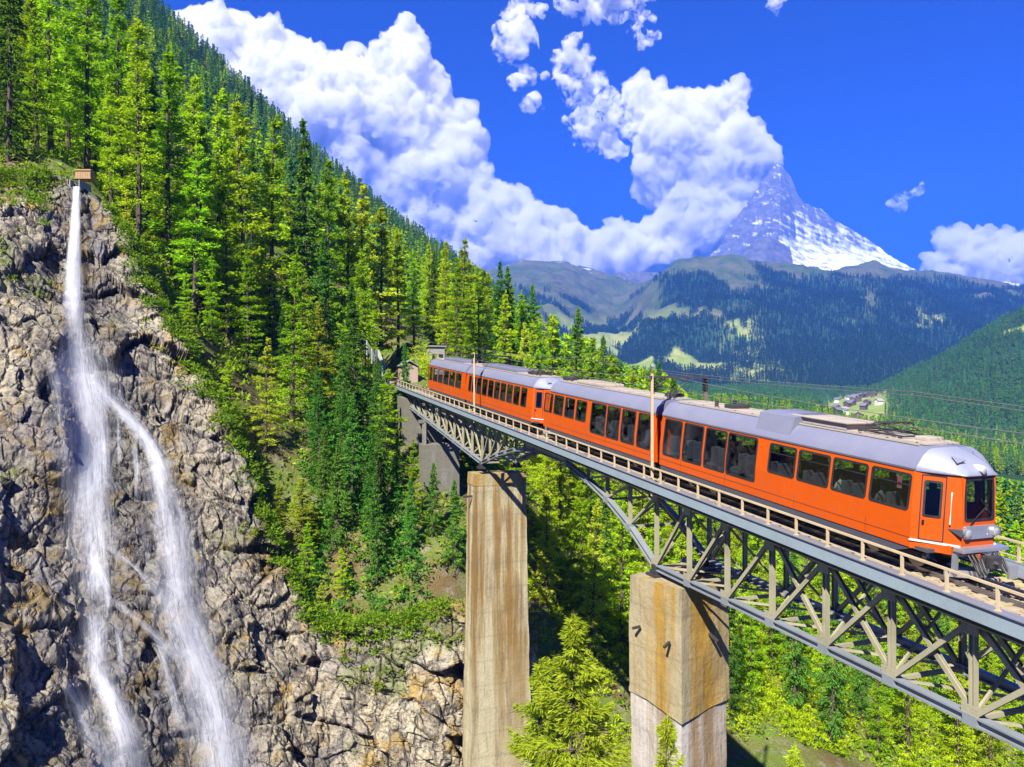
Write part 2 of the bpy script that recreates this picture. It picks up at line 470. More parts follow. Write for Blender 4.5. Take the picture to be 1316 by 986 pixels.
def fan_grid(r0, r1, nr, y0, y1, ny):
    r = np.linspace(r0, r1, nr); y = np.exp(np.linspace(math.log(y0), math.log(y1), ny))
    Rr, Y = np.meshgrid(r, y); return Rr * Y, Y
def grid_faces(ny, nx):
    i = np.arange(ny * nx).reshape(ny, nx)
    return np.stack([i[:-1, :-1], i[:-1, 1:], i[1:, 1:], i[1:, :-1]], -1).reshape(-1, 4)

# near ground: gorge sides and forest floor
gx, gy = np.meshgrid(np.arange(-150, 190.1, 0.8), np.arange(-12, 216.1, 0.8))
gz = H(gx, gy)
gz = gz - sstep(196, 214, gy) * 1.5
ground = mesh_np('hillside_ground', np.stack([gx, gy, gz], -1).reshape(-1, 3), grid_faces(*gx.shape), forest_floor(), smooth=True)
tag(ground, kind='structure')
GBVH = BVHTree.FromPolygons([tuple(c) for c in np.stack([gx, gy, gz], -1).reshape(-1, 3)[:].tolist()], grid_faces(*gx.shape).tolist()) if False else None

# far land: hillside, valley and the mountains beyond
fx, fy = fan_grid(-1.08, 1.05, 900, 200, 11000, 560)
fz = H(fx, fy)
wd = wood_mask(fx, fy, fz)
alp = sstep(150, 420, fz + fbm(xyz(fx / 300, fy / 300, 1), 4) * 120) * sstep(2300, 3200, fy)
hi = sstep(5600, 6400, fy) * sstep(500, 700, fz)
terrain = mesh_np('valley_terrain', np.stack([fx, fy, fz], -1).reshape(-1, 3), grid_faces(*fx.shape), valley_mat(), smooth=True,
                  attrs={'wood': wd.ravel(), 'alp': alp.ravel(), 'hi': hi.ravel()})
tag(terrain, kind='structure')

# ---------------------------------------------------------------- the great peak
PY = 9500.0
def peak_mesh():
    sil = np.array([(780, 420), (860, 385), (900, 350), (925, 326), (935, 303), (947, 287), (958, 270), (966, 258), (976, 243), (984, 228), (990, 219), (997, 213), (1003, 212), (1010, 219), (1016, 228), (1021, 240),
                    (1024, 250), (1029, 260), (1034, 266), (1042, 267), (1049, 272), (1055, 270), (1066, 281), (1082, 291), (1100, 300), (1120, 313), (1140, 327), (1158, 340), (1180, 356), (1230, 390), (1320, 425)], float)
    u = np.linspace(790, 1310, 620); Y = np.linspace(6300, 10800, 520)
    U, YY = np.meshgrid(u, Y); rr = (U - 658) / F; X = rr * YY
    S = (493 - np.interp(U, sil[:, 0], sil[:, 1])) / F * PY
    p = xyz(X, YY, 0)
    S = S + (fbm(xyz(U / 9.0, 0.5, 0.5), 4, 0.6) * 34 - 12) * sstep(2690, 2560, S)
    # the ridge coming towards the valley from the summit
    ry = np.array([7200, 7700, 8200, 8600, 9000, 9300, 9500, 9560]); rz = np.array([1150, 1240, 1370, 1530, 1960, 2400, 2672, 2672]); ru = np.array([1005, 998, 990, 986, 990, 996, 1001, 1001])
    FZ = np.interp(YY, ry, rz); FU = np.interp(YY, ry, ru); dx = (U - FU) / F * YY
    wob = fbm(p / 420, 4) * 60
    front = FZ - np.abs(dx + wob) * np.where(dx < 0, 0.62, 0.80) - np.where(dx > 0, 0, 0)
    d = PY - YY
    face = S - np.abs(d) * np.where(d > 0, 1.25, 0.9)
    # gentle snow basin at the foot of the north side and a shoulder
    basin = np.minimum(S - 12, np.interp(YY, [7200, 8000, 8800, 9300, 9600], [1080, 1230, 1400, 1570, 1850]) - np.maximum(dx - 900, 0) * 0.22 + fbm(p / 500, 3) * 30)
    z = np.maximum(np.minimum(S - np.maximum(-d, 0) * 0.9, np.maximum(front, face)), np.where(dx > -120, basin, -1e4))
    z = np.minimum(z, S + np.maximum(d, 0) * 0.0 - np.maximum(-d, 0) * 0.9)
    # dark foreground horn on the left foot
    hu = np.array([905, 940, 962, 978, 986, 1000, 1020, 1046, 1080]); hv = np.array([352, 338, 318, 307, 305, 311, 322, 343, 365])
    hz = (493 - np.interp(U, hu, hv)) / F * 7600.0 - np.abs(YY - 7600) * 0.75
    horn = sstep(-20, 40, hz - z)
    z = np.maximum(z, hz)
    st = fbm(np.stack([(X + z * 0.25) / 130, YY / 130, z / 420], -1), 5, 0.55, ridged=True)
    z = z + st * 26 + fbm(p / 45, 3) * 9 - np.maximum(7350 - YY, 0) * 0.9
    gy_, gx_ = np.gradient(z, Y, u)
    slope = np.sqrt((gy_) ** 2 + (gx_ * F / YY) ** 2)
    strat = fbm(np.stack([X / 240, YY / 240, (z + 0.35 * dx) / 46], -1), 4, 0.6)
    gully = fbm(np.stack([(dx + 0.25 * z) / 85, YY / 900, z / 900], -1), 4, 0.55, ridged=True)
    right = sstep(-40, 260, dx)
    snow = np.clip(-0.02 + strat * 0.75 + gully * 0.42 + right * (0.12 + 0.22 * sstep(2300, 1700, z)) + (1.15 - slope) * 0.22, 0, 1)
    snow = snow * (1 - 0.9 * horn)
    glac = sstep(1760, 1560, z) * (dx > 120)
    snow = np.maximum(snow, glac * np.clip(0.62 + strat * 0.9, 0, 1))
    k = N('peak_rock_and_snow'); v = k.coord('Object', (1, 1, 1))
    n = k.noise(v, 0.012, 8, 0.7); s = attr_out(k, 'snow')
    rock = k.mix(k.ramp(n, [(0.3, 0), (0.7, 1)]), (0.05, 0.052, 0.065), (0.17, 0.165, 0.165))
    f = k.ramp(k.math('ADD', s, k.math('MULTIPLY', k.math('SUBTRACT', n, 0.5), 0.8)), [(0.28, 0), (0.78, 1)])
    m = k.bsdf(k.mix(f, rock, (0.82, 0.84, 0.88)), 0.8, 0, n, 30, 0.8, 0.1)
    o = mesh_np('mountain_peak', np.stack([X, YY, z], -1).reshape(-1, 3), grid_faces(*X.shape), m, smooth=True, attrs={'snow': snow.ravel()})
    tag(o, kind='structure')
    return o
peak_mesh()

# ---------------------------------------------------------------- the rock wall
def cliff_mat():
    k = N('cliff_rock'); v = k.coord('Object'); vs = k.coord('Object', (1, 1, 0.4), (0.25, 0.35, 0.5))
    n0 = k.noise(v, 0.16, 5, 0.6, 0.4); n1 = k.noise(vs, 0.7, 9, 0.72, 0.3); n2 = k.noise(v, 3.2, 6, 0.7)
    c = k.ramp(n0, [(0.30, (0.20, 0.18, 0.175)), (0.44, (0.30, 0.255, 0.19)), (0.56, (0.38, 0.325, 0.215)), (0.70, (0.25, 0.235, 0.23))])
    c = k.mix(k.ramp(n1, [(0.40, 0.85), (0.50, 0.0)]), c, (0.09, 0.08, 0.072))
    c = k.mix(k.ramp(n1, [(0.58, 0.0), (0.70, 0.7)]), c, (0.46, 0.43, 0.37))
    och = k.noise(v, 0.33, 6, 0.65); c = k.mix(k.ramp(och, [(0.53, 0), (0.62, 0.8)]), c, (0.30, 0.19, 0.03))
    c = k.mix(k.ramp(n2, [(0.34, 0.85), (0.50, 0)]), c, (0.045, 0.04, 0.036))
    wet = attr_out(k, 'wet')
    c = k.mix(k.math('MULTIPLY', wet, 0.9), c, k.mix(1.0, c, (0.30, 0.32, 0.42), 'MULTIPLY'))
    moss = attr_out(k, 'moss'); c = k.mix(k.math('MULTIPLY', moss, k.ramp(n1, [(0.42, 0), (0.55, 0.9)])), c, (0.065, 0.10, 0.012))
    vo = k.n('ShaderNodeTexVoronoi', feature='DISTANCE_TO_EDGE'); vo.inputs['Scale'].default_value = 0.75
    dv = k.n('ShaderNodeVectorMath', operation='ADD'); sc = k.n('ShaderNodeTexNoise'); sc.inputs['Scale'].default_value = 0.8; sc.inputs['Detail'].default_value = 6
    k.l(vs, sc.inputs['Vector']); k.l(vs, dv.inputs[0]); k.l(sc.outputs['Color'], dv.inputs[1]); k.l(dv.outputs[0], vo.inputs['Vector'])
    crack = k.ramp(vo.outputs['Distance'], [(0.0, 1.0), (0.045, 0.0)])
    c = k.mix(k.math('MULTIPLY', crack, 0.6), c, (0.035, 0.03, 0.03))
    h = k.mix(0.45, k.mix(0.5, n1, n2), k.ramp(vo.outputs['Distance'], [(0, 0), (0.12, 1)]))
    r = k.math('SUBTRACT', 0.9, k.math('MULTIPLY', wet, 0.5))
    return k.bsdf(c, r, 0, h, 0.55, 1.0, 0.4)

def catmull(P, n):
    """resample rows of P (k, m, 3) along axis 0 to n rows, smooth"""
    k = len(P); t = np.linspace(0, k - 1, n); i = np.clip(t.astype(int), 0, k - 2); f = (t - i)[:, None, None]
    g = lambda j: P[np.clip(j, 0, k - 1)]
    a, b, c, d = g(i - 1), g(i), g(i + 1), g(i + 2)
    return 0.5 * (2 * b + (c - a) * f + (2 * a - 5 * b + 4 * c - d) * f ** 2 + (3 * b - a - 3 * c + d) * f ** 3)
CP = np.array([[tuple(p) for p in row] for row in CN])           # (10, 5, 3)
NA, NB = 620, 460
cp = catmull(CP, NA); cp = np.swapaxes(catmull(np.swapaxes(cp, 0, 1), NB), 0, 1)
du = np.gradient(cp, axis=0); dv_ = np.gradient(cp, axis=1)
nrm = np.cross(dv_, du); nrm /= np.linalg.norm(nrm, axis=-1, keepdims=True) + 1e-9
if nrm[NA // 2, NB // 2, 1] > 0: nrm = -nrm
q = cp.copy()
# dipping rock layers: rotate the noise frame so strata run down to the right
ca, sa = math.cos(0.6), math.sin(0.6)
qs = np.stack([q[..., 0] * ca - q[..., 2] * sa, q[..., 1] * 0.8, q[..., 0] * sa + q[..., 2] * ca], -1)
def blocks(p, seed, tilt):
    """nearest-cell blocks: each block pushed in or out and tilted as a plane; returns offset and distance to the block edge"""
    ip = np.floor(p).astype(np.int64); best = np.full(p.shape[:-1], 9.0); sec = best.copy(); val = np.zeros(p.shape[:-1])
    for dx in (-1, 0, 1):
        for dy in (-1, 0, 1):
            for dz in (-1, 0, 1):
                c = ip + np.array([dx, dy, dz]); h = _perm[_perm[_perm[(c[..., 0] + seed) & 255] + (c[..., 1] & 255)] + (c[..., 2] & 255)]
                g = _grad[h]; g2 = _grad[(h * 7 + 3) & 255]; ctr = c + 0.5 + g * 0.42; r = p - ctr; d = np.sqrt((r ** 2).sum(-1))
                v = g2[..., 0] * 0.5 + (r * g2).sum(-1) * tilt
                nearer = d < best
                sec = np.where(nearer, best, np.minimum(sec, d)); val = np.where(nearer, v, val); best = np.where(nearer, d, best)
    return val, sec - best
big = fbm(q / 13.0, 4, 0.45, ridged=True) * 1.9
wq = np.stack([fbm(q / 4.0 + w_, 4) for w_ in (0, 5, 11)], -1) * 1.3
b1, e1 = blocks((qs + wq) * np.array([0.13, 0.18, 0.30]), 5, 1.0)
b2, e2 = blocks((qs + wq * 0.6) * np.array([0.38, 0.5, 0.85]), 9, 1.0)
b3, e3 = blocks((qs + wq * 0.3) * np.array([1.1, 1.3, 2.4]), 17, 0.9)
mid = b1 * 1.25 + b2 * 0.36
blk = b3 * 0.13 - 0.20 * (1 - sstep(0, 0.08, e1)) - 0.13 * (1 - sstep(0, 0.08, e2)) - 0.04 * (1 - sstep(0, 0.12, e3))
fine = fbm(qs * np.array([0.6, 1, 2.8]), 6, 0.62) * 0.30
A01 = np.linspace(0, 1, NA)[:, None]; B01 = np.linspace(0, 1, NB)[None, :]
edge = np.minimum(sstep(0, 0.05, B01), 1.0) * sstep(0, 0.03, A01) * sstep(1.0, 0.93, A01)
disp = (big + mid + blk + fine) * (0.25 + 0.75 * edge) - 0.4
cp = cp + nrm * disp[..., None]
uu = 658 + F * cp[..., 0] / cp[..., 1]; vv = 493 - F * cp[..., 2] / cp[..., 1]
fallx = np.interp(vv, [240, 480, 560, 760, 990], [98, 120, 140, 165, 215]); wid = np.interp(vv, [240, 420, 520, 700, 990], [34, 60, 115, 150, 175])
wet = np.exp(-((uu - fallx) / wid) ** 2) * 0.95
moss = sstep(0.12, 0.45, fbm(q / 6.0 + 31, 4) + 0.30 * (1 - B01) ** 2 - 0.02) * (1 - wet) * 0.8
cliff = mesh_np('rock_cliff', cp.reshape(-1, 3), grid_faces(NA, NB)[:, ::-1], cliff_mat(), smooth=True, attrs={'wet': wet.ravel(), 'moss': moss.ravel()})
tag(cliff, kind='structure')
CLIFF_V = cp
CBVH = BVHTree.FromPolygons(cp[::2, ::2].reshape(-1, 3).tolist(), grid_faces(*cp[::2, ::2].shape[:2]).tolist())
# ================================================================ trees
def leaf_mat(name, dark, light, trans=0.45, tint=None):
    k = N(name)
    var = attr_out(k, 'var')
    oi = k.n('ShaderNodeObjectInfo')
    c = k.mix(var, dark, light)
    hs = k.n('ShaderNodeHueSaturation')
    k.l(k.math('ADD', 0.475, k.math('MULTIPLY', oi.outputs['Random'], 0.045)), hs.inputs['Hue'])
    k.l(k.math('ADD', 0.72, k.math('MULTIPLY', k.math('FRACT', k.math('MULTIPLY', oi.outputs['Random'], 7.31)), 0.55)), hs.inputs['Value'])
    k.l(c, hs.inputs['Color'])
    d = k.n('ShaderNodeBsdfDiffuse'); t = k.n('ShaderNodeBsdfTranslucent'); m = k.n('ShaderNodeMixShader')
    k.l(hs.outputs[0], d.inputs[0]); k.l(k.mix(1.0, hs.outputs[0], (1.0, 1.0, 0.55), 'MULTIPLY'), t.inputs[0])
    m.inputs[0].default_value = trans
    k.l(d.outputs[0], m.inputs[1]); k.l(t.outputs[0], m.inputs[2]); k.l(m.outputs[0], k.out.inputs[0])
    return k.m
def bark_mat():
    k = N('bark'); v = k.coord('Object', (3, 3, 0.6)); n = k.noise(v, 2.5, 6, 0.7)
    return k.bsdf(k.ramp(n, [(0.3, (0.035, 0.026, 0.02)), (0.6, (0.11, 0.085, 0.065)), (0.8, (0.17, 0.14, 0.12))]), 0.95, 0, n, 0.05, 0.8, 0.1)
LEAF = {
    'larch': leaf_mat('larch_needles', (0.14, 0.28, 0.006), (0.50, 0.70, 0.02), 0.5),
    'gold': leaf_mat('pale_larch_needles', (0.22, 0.33, 0.014), (0.56, 0.66, 0.05), 0.5),
    'spruce': leaf_mat('spruce_needles', (0.03, 0.11, 0.016), (0.14, 0.30, 0.03), 0.4),
    'far': leaf_mat('far_conifer_needles', (0.03, 0.115, 0.035), (0.12, 0.28, 0.06), 0.3),
    'distant': leaf_mat('distant_conifer_needles', (0.010, 0.040, 0.020), (0.055, 0.115, 0.045), 0.25),
    'shrub': leaf_mat('shrub_leaves', (0.08, 0.17, 0.008), (0.32, 0.42, 0.03), 0.45),
}
BARK = bark_mat()

def clumps(P, D, ln, wd, rng):
    """diamond tufts at P (n,3) pointing along D, plus a per-tuft brightness"""
    n = len(P); D = D / (np.linalg.norm(D, axis=1, keepdims=True) + 1e-9)
    rv = rng.normal(size=(n, 3)); S = np.cross(D, rv); S /= np.linalg.norm(S, axis=1, keepdims=True) + 1e-9
    ln = (ln * rng.uniform(0.6, 1.35, n))[:, None]; wd = (wd * rng.uniform(0.6, 1.3, n))[:, None]
    V = np.stack([P - D * ln * 0.35, P + S * wd * 0.5 + D * ln * 0.1, P + D * ln * 0.65, P - S * wd * 0.5 + D * ln * 0.1], 1).reshape(-1, 3)
    return V, np.arange(4 * n).reshape(n, 4)

def conifer(kind, seed, nb, per, ln, wd, lod_branches=True):
    """crown + trunk arrays of a conifer 20 m tall standing on the origin"""
    rng = np.random.default_rng(seed)
    Ht = 20.0
    larch = kind in ('larch', 'gold')
    Rm = rng.uniform(2.7, 3.3) if larch else rng.uniform(2.3, 2.9)
    z0 = rng.uniform(0.05, 0.14) if larch else rng.uniform(0.05, 0.12)
    t = np.sort(rng.uniform(0, 1, nb) ** 0.88)
    if larch: t = np.clip(t + 0.018 * np.sin(t * 60 + seed), 0, 0.995)
    z = Ht * (z0 + (0.99 - z0) * t)
    az = np.cumsum(np.full(nb, 2.4)) + rng.normal(0, 0.6, nb)
    prof = (1 - t) ** (0.80 if larch else 0.85) * np.minimum(1, 0.55 + 2.2 * t) + 0.03
    L = Rm * prof * (rng.uniform(0.30, 1.35, nb) if nb > 200 else rng.uniform(0.55, 1.18, nb))
    lob = 1 + 0.28 * np.sin(az * 2 + z * 0.9 + seed) + 0.15 * np.sin(z * 1.7 + seed * 2)
    L = L * lob
    # a few long limbs break the outline, a few gaps let the sky through
    L[rng.random(nb) < 0.06] *= 1.3
    gap = rng.random(nb) < (0.10 if larch else 0.05)
    ang = (np.interp(t, [0, 0.5, 1], [-0.10, 0.10, 0.75]) if larch else np.interp(t, [0, 0.5, 1], [-0.42, -0.22, 0.45])) + rng.normal(0, 0.1, nb)
    P, D = [], []; B = []
    for i in range(nb):
        if gap[i]: continue
        dirh = np.array([math.cos(az[i]), math.sin(az[i]), 0]); side = np.array([-dirh[1], dirh[0], 0])
        m = max(4, int(per * (0.35 + L[i] / Rm)))
        f = rng.uniform(0.12, 1.0, m) ** 0.8
        r = f * L[i]
        up = r * math.tan(ang[i]) - (0.035 if larch else 0.05) * r * r + (0.10 * np.maximum(f - 0.7, 0) * L[i] * 2)
        off = rng.normal(0, 1, m) * 0.30 * L[i] * (1.05 - f) + rng.normal(0, 0.10, m)
        p = dirh * r[:, None] + side * off[:, None] + np.array([0, 0, 1.0]) * (z[i] + up + rng.normal(0, 0.10, m) - np.abs(off) * 0.12)[:, None]
        d = dirh * 0.9 + side * (np.sign(off) * rng.uniform(0.2, 1.0, m))[:, None] + np.array([0, 0, 1.0]) * (rng.normal(-0.15 if larch else -0.45, 0.4, m))[:, None]
        P.append(p); D.append(d)
        B.append((z[i], az[i], L[i], ang[i]))
    tip = np.zeros((max(6, per // 2), 3)); tip[:, 2] = Ht * rng.uniform(0.95, 1.0, len(tip)); P.append(tip + rng.normal(0, 0.07, tip.shape)); D.append(np.tile([0, 0, 1.0], (len(tip), 1)) + rng.normal(0, 0.4, tip.shape))
    P, D = np.concatenate(P), np.concatenate(D)
    V, Fc = clumps(P, D, ln, wd, rng)
    var = np.repeat(np.clip(rng.beta(2, 2, len(P)) * 0.75 + 0.25 * (0.5 + 0.5 * fbm(P / 1.6 + seed, 2)), 0, 1), 4)
    mb = MB()
    ks = 7
    bend = rng.normal(0, 0.10, (ks, 2)).cumsum(0) * 0.5
    mb.tube([(bend[i][0], bend[i][1], Ht * 0.985 * i / (ks - 1) - (0.8 if i == 0 else 0)) for i in range(ks)], [0.30 * (1 - 0.93 * i / (ks - 1)) for i in range(ks)], 7)
    if lod_branches:
        for (zz, a, l, an) in B[::2]:
            d = Vector((math.cos(a), math.sin(a), 0)); q = [Vector((0, 0, zz)) + d * (l * f) + Vector((0, 0, l * f * math.tan(an) - 0.04 * (l * f) ** 2)) for f in (0.02, 0.5, 0.85)]
            mb.tube(q, [0.055, 0.035, 0.012], 4, False)
        for j in range(16):                    # dead stubs on the bare lower trunk
            a = rng.uniform(0, 6.28); zz = Ht * rng.uniform(0.03, z0 + 0.08); l = rng.uniform(0.4, 1.4)
            mb.tube([(0, 0, zz), (math.cos(a) * l, math.sin(a) * l, zz - 0.15 * l)], [0.03, 0.01], 3, False)
    return V, Fc, var, mb

PROTO = {}
def proto(kind, seed, nb, per, ln, wd):
    V, Fc, var, mb = conifer(kind, seed, nb, per, ln, wd)
    c = mesh_np('crown', V, Fc, LEAF[kind], attrs={'var': var}, link=False).data
    t = mb.build('trunk', BARK); td = t.data; bpy.data.objects.remove(t)
    PROTO.setdefault(kind, []).append((c, td))
for sd in (1, 2, 3, 4): proto('larch', sd, 170, 50, 0.42, 0.135)
for sd in (5, 6): proto('gold', sd, 160, 50, 0.42, 0.135)
for sd in (7, 8, 9): proto('spruce', sd, 165, 46, 0.42, 0.16)
_v = conifer('larch', 21, 230, 230, 0.26, 0.06)
FINE = [(mesh_np('crown', _v[0], _v[1], LEAF['gold'], attrs={'var': _v[2]}, link=False).data, None)]
_t = _v[3].build('trunk', BARK); FINE[0] = (FINE[0][0], _t.data); bpy.data.objects.remove(_t)

def plant(kind, x, y, h, label, group, protos=None, lean=0.02, width=1.0, sink=0.35):
    nm = {'larch': 'larch_tree', 'gold': 'larch_tree', 'spruce': 'spruce_tree'}[kind]
    z = h1(x, y) - sink
    r = empty(nm, (x, y, z), (random.gauss(0, lean), random.gauss(0, lean), random.uniform(0, 6.28)))
    s = h / 20.0; w = s * width * random.uniform(0.88, 1.12); r.scale = (w, w, s)
    c, t = random.choice(protos or PROTO[kind])
    for nm2, d in (('crown', c), ('trunk', t)):
        o = bpy.data.objects.new(nm2, d); COL.objects.link(o); o.parent = r
    tag(r, label, 'tree', group)
    return r

RIM_U = [r[0][0] for r in CLIFF_NET]; RIM_D = [r[0][2] for r in CLIFF_NET]
VMIN_U = [540, 560, 620, 655, 690, 712, 740, 770, 800, 850, 890, 1000, 1100, 1200, 1316, 1500]
VMIN_V = [300, 305, 330, 335, 380, 400, 405, 435, 458, 468, 505, 535, 568, 590, 612, 640]
def vlim(u): return float(np.interp(u, VMIN_U, VMIN_V)) if u > 540 else -999
TREES = []
def tree_uv(kind, u, d, vtop, label, group=None, **kw):
    """a tree at bearing u and depth d whose top reaches height vtop"""
    x = (u - 658) / F * d; z = h1(x, d); zt = (493 - vtop) / F * d
    TREES.append((x, d)); return plant(kind, x, d, max(3.0, zt - z), label, group, **kw)

# --- trees one can single out
tree_uv('spruce', 12, 80, -90, 'dark trunked conifer at the far left edge above the waterfall cliff')
tree_uv('larch', 66, 92, -70, 'tall green larch left of the wooden intake box, top out of frame')
tree_uv('larch', 112, 88, -62, 'tall green larch growing right behind the wooden intake box')
tree_uv('larch', 150, 98, -20, 'tall larch between the intake box larch and the slender one on the rim')
tree_uv('larch', 178, 82.5, 18, 'slender bright larch on the cliff rim just right of the waterfall head')
tree_uv('larch', 216, 88, 56, 'conical yellow green larch second from the waterfall along the rim')
tree_uv('larch', 243, 96, 92, 'bright larch behind the conical yellow green rim larch')
tree_uv('larch', 284, 98, 112, 'mid green larch left of the pair with bare dark trunks')
tree_uv('larch', 320, 96, 124, 'larch with a long bare dark trunk, left one of the pair')
tree_uv('larch', 350, 100, 143, 'larch with a long bare dark trunk, right one of the pair')
tree_uv('spruce', 394, 102, 150, 'dark spruce standing out against the cloud on the slope')
tree_uv('larch', 421, 104, 203, 'light green larch just downhill of the dark spruce on the slope')
tree_uv('larch', 447, 110, 218, 'green larch on the slope two trees downhill of the dark spruce')
tree_uv('gold', 466, 112, 236, 'yellowish larch on the slope above the track end')
tree_uv('larch', 490, 116, 262, 'narrow larch above the concrete retaining wall')
tree_uv('larch', 512, 122, 290, 'light larch beside the clearing above the concrete wall')
tree_uv('larch', 533, 128, 318, 'pale narrow larch above the wooden shed at the track end')
tree_uv('larch', 238, 77.5, 345, 'young bright larch growing on the cliff edge right of the fall', lean=0.05)
tree_uv('spruce', 292, 76.5, 448, 'small dark green conifer on the edge above the lower cliff')
tree_uv('gold', 342, 74, 430, 'yellow green young larch at the cliff edge in mid slope', width=1.15)
tree_uv('larch', 272, 82, 322, 'slim larch behind the young larch on the cliff edge')
tree_uv('larch', 375, 82, 318, 'bright larch in the middle of the slope above the gorge')
tree_uv('gold', 410, 84, 385, 'pale larch over bare earth in the middle of the slope')
tree_uv('larch', 495, 77, 470, 'bright green larch in front of the bridge abutment', width=1.2)
tree_uv('gold', 390, 69.5, 610, 'round bright yellow larch bush on the lower cliff edge', width=2.2)
tree_uv('spruce', 556, 71.5, 590, 'dark spruce below the trestle under the bridge end', width=1.2)
tree_uv('spruce', 586, 70, 612, 'dark spruce beside the slim pier below the first truss span', width=1.2)
tree_uv('larch', 534, 73, 560, 'green larch covering the foot of the bridge abutment', width=1.2)
tree_uv('spruce', 556, 128, 320, 'dark conifer just right of the small pale building')
tree_uv('larch', 572, 122, 306, 'tall larch behind the rear carriage, left of a close pair')
tree_uv('larch', 592, 124, 304, 'tall larch behind the rear carriage, right of a close pair')
tree_uv('larch', 616, 130, 338, 'larch behind the second rear carriage')
tree_uv('spruce', 641, 118, 333, 'tall dark spruce behind the train, first of two')
tree_uv('spruce', 658, 122, 340, 'tall dark spruce behind the train, second of two')
tree_uv('larch', 670, 128, 372, 'bright larch close beside the second dark spruce')
tree_uv('spruce', 686, 128, 362, 'pointed spruce behind the coupling of the two train units')
tree_uv('larch', 712, 126, 402, 'larch left of the dark spruce with a visible trunk')
tree_uv('spruce', 738, 122, 392, 'dark spruce with a visible trunk behind the third carriage', width=1.1)
tree_uv('spruce', 770, 122, 428, 'thin spruce standing alone behind the third carriage')
tree_uv('larch', 790, 118, 458, 'broad light green larch behind the third carriage', width=1.4)
tree_uv('spruce', 842, 116, 462, 'small dark spruce behind the catenary mast')
tree_uv('spruce', 868, 118, 480, 'small spruce between the two legs of the near portal')
tree_uv('larch', 815, 116, 474, 'light larch left of the near catenary mast')
tree_uv('larch', 745, 37, 786, 'bright larch close to the camera between the two piers', protos=FINE, width=1.45)
tree_uv('larch', 860, 29.0, 915, 'small bright larch top in front of the thick pier', protos=FINE, width=0.8)
tree_uv('larch', 1010, 33, 945, 'small larch top at the bottom edge right of the thick pier', protos=FINE, width=0.8)
tree_uv('larch', 706, 41, 835, 'bright larch at the foot of the slim pier', protos=FINE, width=1.1)

def scatter(n, ulo, uhi, dlo, dhi, mind, kinds, hts, label, group, ok=None, tries=6000, small=0.0, width=1.0):
    made = 0
    for _ in range(tries):
        if made >= n: break
        d = math.sqrt(random.uniform(dlo * dlo, dhi * dhi)); u = random.uniform(ulo, uhi); x = (u - 658) / F * d
        if d < np.interp(u, RIM_U, RIM_D) + 3.0: continue
        if ok and not ok(u, d, x): continue
        if any((x - a) ** 2 + (d - b) ** 2 < mind * mind for a, b in TREES): continue
        z = h1(x, d); h = random.uniform(*hts)
        if random.random() < small: h *= random.uniform(0.3, 0.55)
        lim = (493 - vlim(u)) / F * d - z
        if u > 540 and h > lim - 1.0: h = lim - random.uniform(1.0, 4.5)
        if h < 3.5: continue
        vg = 493 - z / d * F; vt = 493 - (z + h) / d * F
        if vt > 1000 or vg < -60: continue
        kind = random.choices(list(kinds), list(kinds.values()))[0]
        TREES.append((x, d)); made += 1
        sp = {'larch': 'bright green larch', 'gold': 'pale yellow green larch', 'spruce': 'dark green spruce'}[kind]
        plant(kind, x, d, h, f'{sp} {label}', f'{sp}es {group}' if sp.endswith('ch') else f'{sp}s {group}', width=width)
    return made
def off_track(u, d, x):     # keep the railway and its cutting free
    return not (-34 < x < 4 and 60 < d < 190 and abs(x - (-9.7 - (d - 84) * 0.20)) < 5.5)
def off_bridge(u, d, x):
    return abs((x - 12.13) * 0.94 + (d - 24.16) * 0.341) > 4.2 or d > 84
def rim(n):   # young trees on the edge of the rock wall
    made = 0
    for _ in range(900):
        if made >= n: break
        u = random.uniform(125, 470); d = float(np.interp(u, RIM_U, RIM_D)) + random.uniform(0.4, 2.6); x = (u - 658) / F * d
        if any((x - a) ** 2 + (d - b) ** 2 < 3.2 for a, b in TREES): continue
        kind = random.choices(['larch', 'gold', 'spruce'], [5, 3, 1])[0]; sp = {'larch': 'bright green young larch', 'gold': 'pale yellow young larch', 'spruce': 'small dark spruce'}[kind]
        TREES.append((x, d)); made += 1
        plant(kind, x, d, random.uniform(3.0, 7.5), f'{sp} rooted on the rim of the waterfall cliff', f'{sp} on the cliff rim', lean=0.07, width=1.35, sink=0.9)
    return made
